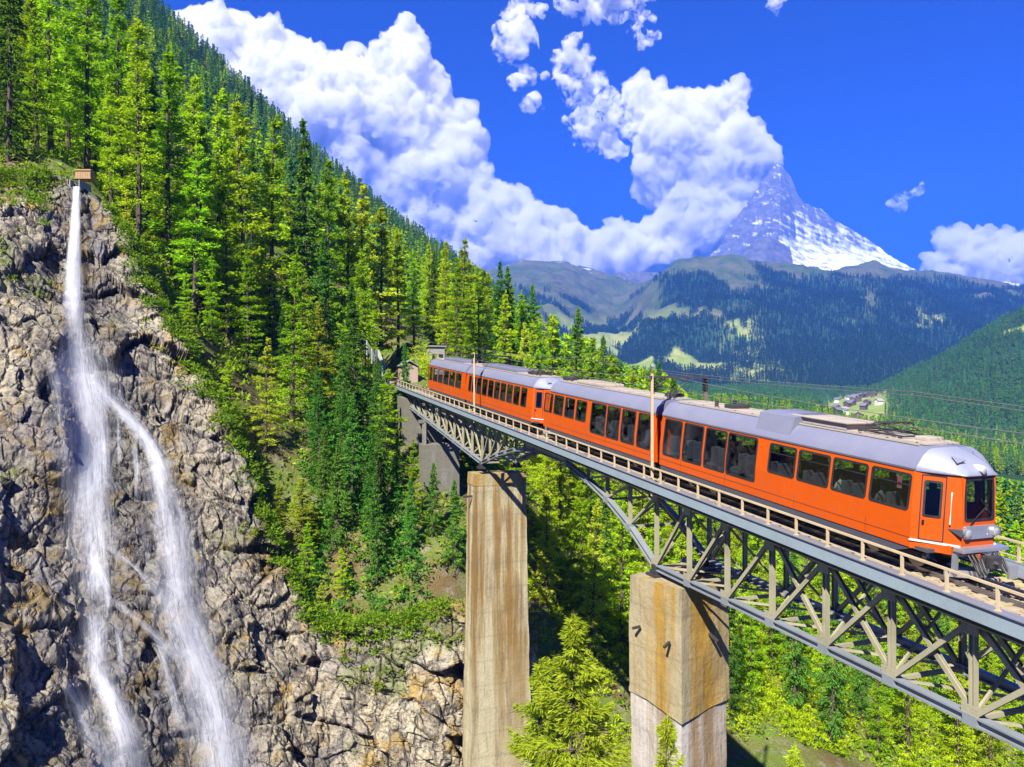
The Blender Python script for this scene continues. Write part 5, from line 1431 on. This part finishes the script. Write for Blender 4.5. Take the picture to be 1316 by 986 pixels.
# third carriage, cab towards the camera
sB0, sB1 = s_px(690.5), s_px(598.5)
wB = wn_([(601.4, 604.4), (605.6, 610.4), (611.6, 617.0), (618.6, 624.6), (626.2, 632.4), (634.0, 640.2), (641.8, 648.2), (650.0, 656.6), (658.6, 665.6), (668.0, 674.8)], (1.60, 2.80))
carB, eB, xB0, _, LB = railcar('third orange carriage with a cab end facing the coupling and ten narrow windows', sB0, sB1, wB, cab_front=True)
cab_details(carB, eB, xB0)
roof_gear(carB, [('resistor_box', LB * 0.62, 0, LB * 0.5, 1.3, 0.22, ROOFP), ('cable_box', 3.4, 0.1, 1.2, 0.9, 0.2, DARK), ('insulator', 2.0, 0.45, 0.11, 0.11, 0.3, DARK), ('insulator', 2.5, -0.4, 0.11, 0.11, 0.3, DARK)])
pantograph(carB, 3.2, 0.35)
sA0, sA1 = s_px(596.0), s_px(547.6)
wA = wn_([(549.6, 555.0), (556.0, 561.4), (562.4, 568.0), (569.2, 575.4), (576.6, 583.2), (584.6, 591.4)], (1.60, 2.80))
carA, eA, _, _, LA = railcar('rearmost orange carriage at the far bridge end beside the small shed', sA0, sA1, wA, cab_back=True)
m = MB()
for i in range(6): m.box((-(sA0 - sB1) * (i + 0.5) / 6, 0, 1.85), ((sA0 - sB1) / 6 * 0.7, 2.15 - 0.12 * (i % 2), 2.3 - 0.1 * (i % 2)))
m.build('bellows', RED_BELLOW, carA)
roof_gear(carA, [('resistor_box', LA * 0.45, 0, LA * 0.5, 1.3, 0.2, ROOFP), ('insulator', 1.0, 0.4, 0.11, 0.11, 0.3, DARK)])
# travellers seen in the rear windows of the front half
bpy.context.view_layer.update()
MWD = Matrix.Translation(carD.location) @ carD.rotation_euler.to_matrix().to_4x4()
for (x, y, rot, cl, hr, lb) in ((2.75, 0.70, 0.0, (0.10, 0.10, 0.12), (0.03, 0.02, 0.015), 'seated traveller in dark clothes behind the foremost side window'),
                                (4.45, 0.72, 0.0, (0.35, 0.33, 0.30), (0.03, 0.02, 0.015), 'seated traveller in a pale top at the second side window, nearest its rear edge'),
                                (3.72, 0.70, PI, (0.07, 0.07, 0.10), (0.12, 0.07, 0.03), 'seated traveller in dark clothes at the second side window, nearest the cab'),
                                (5.55, 0.68, PI, (0.30, 0.10, 0.08), (0.04, 0.03, 0.02), 'seated traveller in a reddish top at the third side window')):
    o = person(carD, MWD @ Matrix.Translation((x, y, 1.43)), rot, cl, hr)
    tag(o, lb, 'person', None)
# ================================================================ overhead line
MAST = paint('cream_mast_paint', (0.42, 0.33, 0.19), 0.5, 0.2, 0.5, 2.0, (0.25, 0.15, 0.08))
IRON = paint('brown_iron', (0.13, 0.10, 0.075), 0.6, 0.3, 0.4, 3.0)
CERAM = paint('brown_ceramic', (0.10, 0.045, 0.03), 0.25, 0.0, 0.2, 5.0)
WIRE = paint('copper_wire', (0.26, 0.22, 0.20), 0.4, 0.6, 0.3, 9.0)
def portal(sn, sf, top, label):
    o = W(sn, 2.12, 0); t = empty('catenary_mast', o); tag(t, label, 'catenary mast', 'catenary masts on the bridge')
    L_ = lambda p: p - o
    a, b = W(sn, 2.12, 0), W(sf, -2.25, 0); zt = a.z + top
    m = MB(); m.bar(L_(Vector((a.x, a.y, a.z - 0.5))), L_(Vector((a.x, a.y, zt + 0.15))), 0.115, 0.115, up=(1, 0, 0)); m.build('mast', MAST, t)
    m = MB(); m.bar(L_(Vector((b.x, b.y, b.z - 0.5))), L_(Vector((b.x, b.y, zt - 0.2))), 0.16, 0.16, up=(1, 0, 0)); m.build('rear_mast', IRON, t)
    m = MB(); A, B = Vector((a.x, a.y, zt)), Vector((b.x, b.y, zt)); d = (B - A).normalized()
    m.bar(L_(A - d * 0.3), L_(B + d * 0.2), 0.09, 0.10); m.build('crossbeam', IRON, t)
    m = MB(); m.bar(L_(A + Vector((0, 0, -0.75))), L_(A + d * 1.2), 0.05, 0.05); m.build('strut', IRON, t)
    for P in (A + d * 0.12, B - d * 0.05):
        m = MB()
        for i in range(5): m.tube([L_(P + Vector((0, 0, -0.06 - 0.13 * i))), L_(P + Vector((0, 0, -0.13 - 0.13 * i)))], [0.17, 0.10], 12)
        m.tube([L_(P), L_(P + Vector((0, 0, -0.75)))], 0.05, 8); m.build('insulator', CERAM, t, smooth=40)
    m = MB(); q = W((sn + sf) / 2, 0, 4.0); mid = A.lerp(B, 0.5)
    m.bar(L_(mid + d * 0.9), L_(q + Vector((0, 0, 0.12))), 0.04, 0.04); m.bar(L_(A + d * 0.3 + Vector((0, 0, -0.3))), L_(q + Vector((0, 0, 0.05))), 0.03, 0.03); m.build('steady_arm', IRON, t)
portal(11.6, 14.0, 4.75, 'cream catenary mast with a crossbeam in front of the joint between the two front carriages')
portal(38.2, 42.2, 4.7, 'cream catenary mast with a crossbeam in front of the third carriage')
portal(-14.5, -12.5, 4.75, 'catenary mast over the near end of the bridge')
m = MB()
sup = [-24, -13.5, 12.8, 40.2, 68]
for a, b in zip(sup[:-1], sup[1:]):
    ss = np.linspace(a, b, 13); f = (ss - a) / (b - a)
    m.tube([W(s, 0, 4.02) for s in ss], 0.013, 4); m.tube([W(s, 0, 4.62 - 1.4 * q * (1 - q)) for s, q in zip(ss, f)], 0.012, 4)
    for s, q in list(zip(ss, f))[1:-1:2]: m.tube([W(s, 0, 4.02), W(s, 0, 4.62 - 1.4 * q * (1 - q))], 0.009, 4)
tag(m.build('overhead_wire', WIRE), 'thin overhead contact line hanging above the track from mast to mast', 'overhead wire')
m = MB()
for l, h in ((-2.5, 4.9), (-2.75, 4.75)): m.tube([W(s, l, h - 0.25 * math.sin(PI * ((s + 24) % 26) / 26)) for s in np.linspace(-24, 66, 60)], 0.011, 4)
tag(m.build('feeder_cable', WIRE), 'pair of feeder cables running along the far side of the bridge masts', 'cable')

# ================================================================ far end of the line: tunnel mouth, wall, shed, fence
TUN = paint('tunnel_concrete', (0.24, 0.225, 0.20), 0.9, 0, 0.5, 0.5, (0.22, 0.2, 0.18), 0.02, (1, 1, 0.2))
PINKW = paint('pinkish_timber', (0.34, 0.24, 0.19), 0.8, 0, 0.4, 1.0, (0.25, 0.16, 0.1), 0.01, (4, 4, 0.5))
ROOFG = paint('grey_sheet_roof', (0.26, 0.27, 0.29), 0.6, 0.2, 0.4, 1.0)
o = W(68, 3.2); rw = empty('retaining_wall', o); tag(rw, 'grey concrete retaining wall left of the track end', 'wall')
m = MB(); q = lambda s, l, h: W(s, l, h) - o
m.loft([[q(s, 3.0, -1.5), q(s, 3.5, -1.5), q(s, 3.6, h), q(s, 3.2, h)] for s, h in ((65.5, 0.6), (67.5, 1.6), (70, 2.9), (72.4, 3.9))]); m.build('retaining_wall', TUN, rw)
o = W(70.8, 4.6); fc = empty('mesh_fence', o); tag(fc, 'grey post and wire rockfall fence on top of the retaining wall', 'fence')
q = lambda s, l, h: W(s, l, h) - o
for i, s in enumerate(np.linspace(66.5, 80, 8)):
    hb = float(np.interp(s, [65.5, 67.5, 70, 72.4, 81], [0.4, 1.5, 2.8, 3.9, 4.8])); m = MB(); m.bar(q(s, 3.9 + 0.25 * i, hb - 0.6), q(s, 3.9 + 0.25 * i, hb + (2.0 if i == 1 else 1.15)), 0.12, 0.12, up=(1, 0, 0)); m.build('post', SILVER, fc)
m = MB(); sp = np.linspace(66.5, 80, 8)
for k_ in range(6):
    m.tube([q(s, 3.9 + 0.25 * i, float(np.interp(s, [65.5, 67.5, 70, 72.4, 81], [0.4, 1.5, 2.8, 3.9, 4.8])) + 0.12 + 0.18 * k_) for i, s in enumerate(sp)], 0.02, 4)
m.build('wire_mesh', SILVER, fc)
p = W(69.5, -3.6, 0); hut = empty('equipment_cabinet', p, (0, 0, HEAD)); tag(hut, 'grey metal equipment cabinet beside the track behind the rear carriage', 'cabinet')
m = MB(); m.box((0, 0, 0.9), (1.6, 1.3, 2.2), bevel=0.03); m.build('housing', paint('grey_blue_cabinet', (0.34, 0.38, 0.42), 0.5, 0.1), hut)
m = MB(); m.box((-0.815, 0, 0.85), (0.03, 1.0, 1.8), bevel=0.01); m.build('door', paint('grey_cabinet_door', (0.27, 0.31, 0.36), 0.5, 0.1), hut)
m = MB(); m.box((0, 0, 2.06), (1.8, 1.5, 0.1), bevel=0.02); m.build('lid', ROOFG, hut)
p = pix(524, 470, 100); p.z = h1(p.x, p.y); sh = empty('wooden_shed', p, (0, 0, HEAD)); sh.scale = (0.75, 0.75, 0.75); tag(sh, 'small pinkish timber shed beside the track end', 'shed')
m = MB(); m.box((0, 0, 1.2), (2.4, 3.0, 3.2)); m.build('wall', PINKW, sh)
m = MB(); m.prism([Vector((-1.6, -1.8, 2.7)), Vector((-1.6, 0, 3.7)), Vector((-1.6, 1.8, 2.7)), Vector((-1.6, 1.7, 2.6)), Vector((-1.6, 0, 3.55)), Vector((-1.6, -1.7, 2.6))], (0, 0, 0), (3.2, 0, 0)); m.build('roof', ROOFG, sh)
m = MB(); m.box((-1.22, 0.4, 0.9), (0.04, 0.9, 1.9)); m.build('door', WOOD, sh)
p = pix(556, 462, 112); p.z = h1(p.x, p.y); sg = empty('signal_house', p + Vector((0.4, 0, -1.2)), (0, 0, HEAD)); sg.scale = (0.8, 0.8, 0.85); tag(sg, 'small pale building with dark openings just above the rear carriage', 'building')
m = MB(); m.box((0, 0, 1.8), (3.0, 2.6, 5.0)); m.build('wall', TUN, sg)
m = MB(); m.box((0, 0, 4.42), (3.6, 3.2, 0.2)); m.build('roof', ROOFG, sg)
for y in (-0.6, 0.6):
    m = MB(); m.box((-1.515, y, 2.6), (0.04, 0.8, 1.0)); m.build('window', RUBBER, sg)

# ================================================================ intake above the fall
def cliff_hit(u, v):
    d = Vector(((u - 658) / F, 1, (493 - v) / F)).normalized(); h = CBVH.ray_cast(Vector((0, 0, 0)), d)
    return h[0] if h[0] is not None else pix(u, v, 60)
p = cliff_hit(99, 240); bx = empty('intake_box', p + Vector((0.1, 1.2, 0.1))); bx.scale = (0.72, 0.72, 0.72); tag(bx, 'wooden water intake box at the head of the waterfall', 'wooden box')
BROWN = paint('brown_boards', (0.30, 0.18, 0.08), 0.85, 0, 0.5, 2.0, (0.08, 0.05, 0.03), 0.01, (5, 5, 0.6))
m = MB()
for i in range(6): m.box((-1.0 + i * 0.36 + 0.2, 0, 1.85), (0.34, 1.3, 1.5), bevel=0.01)
m.build('boards', BROWN, bx)
m = MB(); m.box((0.1, -0.72, 2.45), (2.4, 0.1, 0.16)); m.box((0.1, -0.72, 1.3), (2.4, 0.1, 0.16)); m.build('batten', BROWN, bx)
m = MB(); m.box((-0.62, -1.1, -0.05), (0.12, 3.0, 1.3)); m.box((0.66, -1.1, -0.05), (0.12, 3.0, 1.3)); m.box((0.02, -0.9, -0.6), (1.2, 2.6, 0.12)); m.build('flume', TUN, bx)

# ================================================================ the waterfall
def water_mat():
    k = N('falling_water')
    at = lambda n: attr_out(k, n)
    uu_, vv_, ed, sd = at('across'), at('along'), at('edge'), at('seed')
    cx = k.n('ShaderNodeCombineXYZ'); k.l(uu_, cx.inputs[0]); k.l(vv_, cx.inputs[1]); k.l(sd, cx.inputs[2])
    def stretch(sx, sy):
        mp = k.n('ShaderNodeMapping'); mp.inputs['Scale'].default_value = (sx, sy, 1); k.l(cx.outputs[0], mp.inputs['Vector']); return mp.outputs[0]
    a = k.noise(stretch(6.5, 0.45), 1.0, 9, 0.8, 1.2); b = k.noise(stretch(1.1, 0.2), 1.0, 5, 0.6, 0.6); c = k.noise(stretch(9.0, 1.6), 1.0, 5, 0.7, 0.5)
    s = k.math('ADD', k.math('MULTIPLY', a, 0.55), k.math('ADD', k.math('MULTIPLY', b, 0.35), k.math('MULTIPLY', c, 0.16)))
    s = k.math('ADD', 0.5, k.math('MULTIPLY', k.math('SUBTRACT', s, 0.53), 3.3))
    al = k.math('ADD', k.math('MULTIPLY', s, 0.55), k.math('SUBTRACT', k.math('MULTIPLY', ed, 0.62), 0.42))
    al = k.ramp(al, [(0.0, 0.0), (0.25, 0.18), (0.5, 0.50), (0.95, 0.92)])
    d = k.n('ShaderNodeBsdfDiffuse'); d.inputs[0].default_value = (0.72, 0.74, 0.82, 1)
    t = k.n('ShaderNodeBsdfTranslucent'); t.inputs[0].default_value = (0.72, 0.74, 0.82, 1)
    m1 = k.n('ShaderNodeMixShader'); m1.inputs[0].default_value = 0.3; k.l(d.outputs[0], m1.inputs[1]); k.l(t.outputs[0], m1.inputs[2])
    tr = k.n('ShaderNodeBsdfTransparent'); m2 = k.n('ShaderNodeMixShader'); k.l(al, m2.inputs[0]); k.l(tr.outputs[0], m2.inputs[1]); k.l(m1.outputs[0], m2.inputs[2])
    k.l(m2.outputs[0], k.out.inputs[0]); return k.m
WATER = water_mat()
fall = empty('waterfall', cliff_hit(100, 986)); tag(fall, 'tall white waterfall splitting into strands down the rock cliff', 'waterfall')
def stream(path, seed, lift=0.35, dens=1.05):
    """a sheet of water following the rock: path of (u, v, width, strength)"""
    P = np.array(path, float); seg = np.r_[0, np.cumsum(np.hypot(np.diff(P[:, 0]), np.diff(P[:, 1])))]
    n = int(seg[-1] / 3.5) + 2; t = np.linspace(0, seg[-1], n); g = [np.interp(t, seg, P[:, i]) for i in range(4)]
    for i in range(4):
        kk = np.ones(9) / 9; g[i] = np.convolve(np.pad(g[i], 4, mode='edge'), kk, 'valid')
    m_ = 17; a = np.linspace(-1, 1, m_)
    dep = np.zeros((n, m_)); U = np.zeros((n, m_)); V_ = np.zeros((n, m_))
    for i in range(n):
        du_ = g[0][min(i + 1, n - 1)] - g[0][max(i - 1, 0)]; dv2 = g[1][min(i + 1, n - 1)] - g[1][max(i - 1, 0)]; L_ = math.hypot(du_, dv2) + 1e-6
        nx, ny = dv2 / L_, -du_ / L_
        for j in range(m_):
            U[i, j] = g[0][i] + nx * a[j] * g[2][i] / 2; V_[i, j] = g[1][i] + ny * a[j] * g[2][i] / 2
            h = cliff_hit(U[i, j], V_[i, j]); dep[i, j] = h.y
    k5 = np.ones(9) / 9
    pm = np.pad(dep, ((7, 7), (0, 0)), mode='edge'); sm = np.min([pm[i_:i_ + n] for i_ in range(15)], axis=0) * 0.8 + dep * 0.2
    for _ in range(2):
        sm = np.apply_along_axis(lambda c: np.convolve(np.pad(c, 4, mode='edge'), k5, 'valid'), 0, sm); sm = np.apply_along_axis(lambda c: np.convolve(np.pad(c, 1, mode='edge'), np.ones(3) / 3, 'valid'), 1, sm)
    d = sm - lift * 0.6 - 0.25 * (1 - a[None, :] ** 2)
    X = (U - 658) / F * d; Z = (493 - V_) / F * d
    o0 = np.array(fall.location); pts = np.stack([X, d, Z], -1).reshape(-1, 3) - o0
    along = np.repeat(t / F * 60, m_); across = np.tile(a, n) * np.repeat(g[2], m_) / F * 60 / 2 * 1.0
    ed = np.tile(1 - np.abs(a) ** 1.6, n) * np.repeat(g[3], m_) * np.repeat(np.minimum(1, np.minimum(t / 30 + (0.9 if seed == 1 else 0.0), (seg[-1] - t) / 30 + (0.9 if path[-1][1] > 1000 else 0.0))), m_) * dens
    o = mesh_np('stream', pts, grid_faces(n, m_), WATER, fall, smooth=True, attrs={'across': across, 'along': along, 'edge': ed, 'seed': np.full(n * m_, seed * 3.7)})
    return o
stream([(99, 236, 12, 1.9), (97, 270, 15, 1.7), (95, 330, 24, 1.45), (94, 390, 34, 1.2), (94, 430, 46, 1.05), (98, 462, 60, 0.95), (106, 500, 84, 1.0), (112, 540, 86, 1.0), (115, 600, 78, 0.95), (116, 660, 76, 0.9), (119, 720, 70, 0.88), (124, 780, 58, 0.9)], 1)
stream([(97, 420, 50, 0.55), (106, 470, 110, 0.62), (112, 520, 130, 0.6), (112, 600, 110, 0.5), (112, 700, 110, 0.45), (122, 800, 110, 0.42), (136, 880, 120, 0.42), (150, 1010, 150, 0.42)], 11, 0.3)
stream([(124, 770, 44, 0.8), (125, 830, 36, 0.9), (126, 866, 32, 0.95), (143, 900, 44, 0.95), (160, 945, 60, 0.9), (172, 1010, 76, 0.85)], 12, 0.45)
stream([(104, 470, 44, 0.7), (128, 500, 40, 0.8), (152, 524, 30, 0.95), (176, 548, 26, 1.05), (195, 575, 30, 1.05), (207, 606, 38, 1.0), (214, 645, 50, 0.9), (221, 690, 62, 0.95), (226, 740, 70, 0.92), (233, 790, 72, 0.95), (252, 840, 76, 1.0), (270, 895, 82, 0.95), (283, 950, 92, 0.9), (290, 1010, 100, 0.9)], 2, 0.45)
stream([(196, 570, 60, 0.45), (212, 640, 84, 0.5), (224, 720, 110, 0.5), (236, 800, 124, 0.5), (262, 880, 140, 0.5), (286, 1010, 170, 0.5)], 13, 0.35)
stream([(92, 440, 30, 0.6), (76, 470, 40, 0.7), (82, 510, 40, 0.6), (92, 580, 36, 0.5), (98, 680, 36, 0.5)], 3, 0.3)
stream([(118, 752, 14, 0.6), (148, 776, 16, 0.6), (182, 800, 18, 0.65), (212, 828, 26, 0.65), (238, 862, 34, 0.7)], 4, 0.5)
stream([(116, 692, 14, 0.6), (150, 710, 12, 0.55), (178, 732, 13, 0.6), (198, 758, 15, 0.6), (216, 782, 22, 0.7)], 5, 0.5)
stream([(80, 850, 30, 0.5), (96, 890, 36, 0.75), (112, 935, 42, 0.8), (130, 975, 50, 0.8), (140, 1010, 54, 0.8)], 6, 0.4)
stream([(104, 700, 22, 0.55), (126, 728, 18, 0.75), (140, 760, 16, 0.75), (137, 810, 18, 0.55)], 7, 0.5)
stream([(146, 790, 12, 0.55), (155, 830, 13, 0.75), (160, 875, 16, 0.6)], 8, 0.45)
stream([(192, 806, 16, 0.6), (212, 846, 20, 0.8), (224, 890, 24, 0.75), (240, 950, 34, 0.6)], 9, 0.5)
stream([(126, 520, 10, 0.5), (134, 560, 14, 0.7), (136, 610, 14, 0.6), (138, 650, 14, 0.45)], 14, 0.4)
stream([(172, 560, 10, 0.5), (176, 610, 12, 0.65), (178, 660, 14, 0.5)], 15, 0.4)
stream([(150, 520, 8, 0.5), (154, 570, 10, 0.65), (156, 620, 12, 0.45)], 16, 0.4)

# ================================================================ hamlet across the valley
CW = [paint('dark_chalet_timber', (0.09, 0.055, 0.035), 0.85), paint('white_chalet_wall', (0.62, 0.60, 0.56), 0.8)]
CR = [paint('slate_chalet_roof', (0.14, 0.14, 0.16), 0.7), paint('pale_stone_roof', (0.30, 0.29, 0.29), 0.7)]
def chalet_mesh():
    w = MB(); w.prism([Vector((-5, -4.5, -3)), Vector((5, -4.5, -3)), Vector((5, -4.5, 7)), Vector((0, -4.5, 10)), Vector((-5, -4.5, 7))], (0, 0, 0), (0, 9, 0))
    r = MB(); r.prism([Vector((-6.4, -5.6, 6.3)), Vector((0, -5.6, 10.15)), Vector((6.4, -5.6, 6.3)), Vector((6.4, -5.6, 6.9)), Vector((0, -5.6, 10.8)), Vector((-6.4, -5.6, 6.9))], (0, 0, 0), (0, 11.2, 0))
    return w, r
for i in range(26):
    u = random.gauss(1098, 20) if i < 20 else random.gauss(1208, 14); d = random.uniform(900, 1750) if i < 20 else random.uniform(420, 520)
    x = (u - 658) / F * d; z = h1(x, d); white = random.random() < 0.35
    c = empty('chalet', (x, d, z), (0, 0, random.uniform(0, 3.1)))
    if i >= 20: c.scale = (0.8, 0.8, 0.8)
    w, r = chalet_mesh(); w.build('wall', CW[1 if white else 0], c); r.build('roof', CR[1 if random.random() < 0.4 else 0], c)
    where = 'in the bright meadow hamlet across the valley' if i < 20 else 'among trees on the valley side beyond the train cab'
    tag(c, ('small white walled chalet ' if white else 'small dark timber chalet ') + where, 'chalet', ('white chalets ' if white else 'dark chalets ') + where)
# ================================================================ clouds
def cloud_mat():
    k = N('cloud_white')
    v = k.n('ShaderNodeVolumePrincipled'); v.inputs['Color'].default_value = (0.997, 0.996, 0.994, 1); v.inputs['Density'].default_value = 0.009; v.inputs['Anisotropy'].default_value = 0.1
    k.l(v.outputs[0], k.out.inputs['Volume'])
    n = k.noise(k.coord('Object'), 1 / 420.0, 7, 0.66, 0.3); k.l(k.math('MULTIPLY', k.ramp(n, [(0.38, 0.0), (0.50, 1.0)]), 0.0075), v.inputs['Density'])
    k.m.cycles.volume_step_rate = 0.35
    return k.m
CLOUD = cloud_mat()
def torn_mat():
    k = N('torn_cloud_white'); v = k.coord('Object')
    n = k.noise(v, 1 / 260.0, 8, 0.68, 0.5)
    pv = k.n('ShaderNodeVolumePrincipled'); pv.inputs['Color'].default_value = (0.997, 0.996, 0.994, 1)
    k.l(k.math('MULTIPLY', k.ramp(n, [(0.47, 0.0), (0.60, 1.0)]), 0.016), pv.inputs['Density']); pv.inputs['Anisotropy'].default_value = 0.1
    k.l(pv.outputs[0], k.out.inputs['Volume']); k.m.cycles.volume_step_rate = 0.5; return k.m
TORN = torn_mat()
_ico = {}
def ico(sub):
    if sub not in _ico:
        bm = bmesh.new(); bmesh.ops.create_icosphere(bm, subdivisions=sub, radius=1.0)
        bm.verts.index_update()
        _ico[sub] = (np.array([v.co[:] for v in bm.verts]), np.array([[v.index for v in f.verts] for f in bm.faces])); bm.free()
    return _ico[sub]
def cloud(name, blobs, dist, label, vox, seed=0, kids=(16, 9), amp=1.0, flat=0.55):
    """cauliflower cloud: parent balls, child balls on their skin, fused by voxels and roughened"""
    rng = np.random.default_rng(seed); S = []
    for (u, v, r) in blobs:
        p = pix(u, v, dist); R0 = r / F * dist
        S.append((np.array([p.x, p.y + rng.uniform(-0.3, 0.3) * R0, p.z]), R0))
    L1 = []
    for c, r in S:
        for _ in range(kids[0]):
            d = rng.normal(size=3); d /= np.linalg.norm(d); d[2] = d[2] * 0.9 + 0.18
            q = r * rng.uniform(0.28, 0.5); L1.append((c + d * (r - q * 0.45), q))
    L2 = []
    for c, r in L1:
        for _ in range(kids[1]):
            d = rng.normal(size=3); d /= np.linalg.norm(d); q = r * rng.uniform(0.25, 0.45); L2.append((c + d * (r - q * 0.4), q))
    V, Fc, n = [], [], 0
    for lst, sub in ((S, 3), (L1, 2), (L2, 1)):
        iv, jf = ico(sub)
        for c, r in lst: V.append(iv * r * np.array([1, 0.9, 1]) + c); Fc.append(jf + n); n += len(iv)
    o = mesh_np('tmp', np.concatenate(V), np.concatenate(Fc))
    md = o.modifiers.new('r', 'REMESH'); md.mode = 'VOXEL'; md.voxel_size = vox; md.use_smooth_shade = True
    dg = bpy.context.evaluated_depsgraph_get(); ev = o.evaluated_get(dg); me = bpy.data.meshes.new_from_object(ev)
    bpy.data.objects.remove(o)
    nv = len(me.vertices); co = np.empty(nv * 3, np.float32); me.vertices.foreach_get('co', co); co = co.reshape(-1, 3).astype(float)
    nr = np.empty(nv * 3, np.float32); me.vertices.foreach_get('normal', nr); nr = nr.reshape(-1, 3)
    sc = dist / 14000.0
    wv = co + np.stack([fbm(co / (500 * sc) + q, 3) for q in (0, 9, 21)], -1) * 160 * sc
    dsp = 0
    for wl_, am in ((620, 150), (300, 90), (140, 60), (66, 34)):
        dsp = dsp + (np.abs(perlin(wv / (wl_ * sc) + wl_)) * 1.6 - 0.35) * am * sc * amp
    co = co + nr * dsp[:, None]
    me.vertices.foreach_set('co', co.astype(np.float32).ravel()); me.update()
    me.polygons.foreach_set('use_smooth', np.ones(len(me.polygons), bool))
    me.materials.clear(); me.materials.append(TORN if name == 'torn_cloud' else CLOUD); me.name = name
    ob = bpy.data.objects.new(name, me); COL.objects.link(ob); tag(ob, label, 'cloud', None, 'thing'); return ob
CD = 15500.0
cloud('cumulus_cloud', [(300, 75, 52), (345, 75, 40), (262, 30, 22), (250, 60, 40), (340, 125, 60), (395, 120, 46), (385, 95, 34), (420, 165, 70), (450, 110, 34), (480, 160, 60), (520, 60, 26), (526, 48, 22), (515, 100, 38), (500, 135, 42), (550, 120, 34), (545, 165, 55), (585, 195, 34), (560, 220, 65), (505, 235, 70),
                        (450, 215, 60), (590, 240, 36), (570, 275, 55), (620, 285, 42), (640, 265, 26), (665, 262, 24), (680, 275, 22), (655, 305, 48), (700, 300, 28), (718, 285, 14), (735, 322, 34), (770, 330, 30), (795, 305, 20), (805, 335, 34), (840, 325, 30), (690, 335, 40), (610, 330, 45), (750, 345, 28), (520, 300, 60)],
      CD, 'huge white cumulus cloud rising behind the forested ridge', 62, 3)
cloud('cumulus_cloud', [(880, 195, 56), (925, 170, 40), (840, 140, 30), (820, 120, 20), (860, 155, 36), (905, 145, 32), (940, 130, 20), (952, 112, 13), (945, 205, 44), (975, 205, 26), (960, 170, 18), (975, 170, 10), (930, 235, 42), (895, 250, 42), (860, 225, 40), (985, 222, 16), (915, 280, 44), (880, 300, 42), (940, 270, 30), (850, 290, 22), (900, 320, 30), (850, 325, 24)],
      CD, 'white cumulus cloud trailing from the summit of the snowy peak', 56, 8)
cloud('torn_cloud', [(735, 85, 20), (750, 75, 18), (745, 105, 22), (765, 110, 18), (745, 130, 16), (750, 172, 20), (770, 178, 20), (790, 160, 20), (800, 140, 18), (810, 165, 16), (735, 160, 12), (780, 190, 12), (728, 110, 10), (760, 145, 12)],
      CD, 'ragged white cloud left of the peak cloud, full of blue gaps', 44, 12, (10, 7), 2.2)
cloud('torn_cloud', [(735, 5, 16), (755, 10, 18), (770, 5, 12), (742, -12, 20), (765, -14, 20)], CD, 'small white cloud cut by the top edge above the ragged cloud', 40, 15, (10, 7), 2.0)
cloud('torn_cloud', [(805, 15, 14), (820, 25, 14), (812, 42, 9), (830, 48, 9), (835, 20, 9), (800, -6, 12), (825, 0, 10)], CD, 'thin ragged cloud right of the one at the top edge', 36, 16, (9, 6), 2.4)
cloud('torn_cloud', [(655, 18, 10), (668, 12, 9), (680, 14, 9), (648, 10, 6), (690, 10, 5)], CD, 'small loose cloud at the top left of the ragged cloud', 34, 17, (9, 6), 2.2)
cloud('torn_cloud', [(684, 138, 9), (692, 134, 6), (676, 140, 5)], CD, 'tiny cloud puff left of the ragged cloud, lowest of three', 28, 18, (9, 6), 1.6)
cloud('torn_cloud', [(672, 104, 7), (676, 98, 5)], CD, 'tiny cloud puff left of the ragged cloud, left of two', 26, 19, (9, 6), 1.6)
cloud('torn_cloud', [(696, 101, 6), (692, 99, 4)], CD, 'tiny cloud puff left of the ragged cloud, right of two', 26, 20, (9, 6), 1.6)
cloud('torn_cloud', [(656, 66, 8), (652, 72, 5)], CD, 'wispy small cloud high between the two big cumulus clouds', 28, 21, (9, 6), 2.4)
cloud('cumulus_cloud', [(1225, 312, 22), (1218, 302, 14), (1245, 325, 28), (1270, 335, 30), (1300, 322, 22), (1318, 325, 28), (1240, 345, 30), (1285, 350, 34), (1330, 345, 40), (1205, 345, 20), (1350, 320, 34)], CD, 'low white cumulus cloud at the right edge behind the mountain', 50, 23)
cloud('torn_cloud', [(1166, 252, 8), (1176, 248, 8), (1158, 257, 6), (1185, 244, 5), (1147, 262, 3)], CD, 'small oval cloud floating right of the snowy peak', 30, 24, (10, 6), 1.4)
cloud('torn_cloud', [(1000, 6, 8), (1006, 0, 8), (992, 14, 5)], CD, 'small wisp of cloud at the top edge above the peak', 30, 25, (9, 6), 2.2)

# ================================================================ the air
hz = MB(); hz.box((400, 5080, 750), (24600, 12200, 4100)); 
k = N('haze_air'); pv = k.n('ShaderNodeVolumePrincipled'); pv.inputs['Color'].default_value = (0.06, 0.24, 1.0, 1); pv.inputs['Density'].default_value = 8.5e-5; pv.inputs['Anisotropy'].default_value = 0.0
k.l(pv.outputs[0], k.out.inputs['Volume'])
tag(hz.build('haze', k.m), kind='stuff')
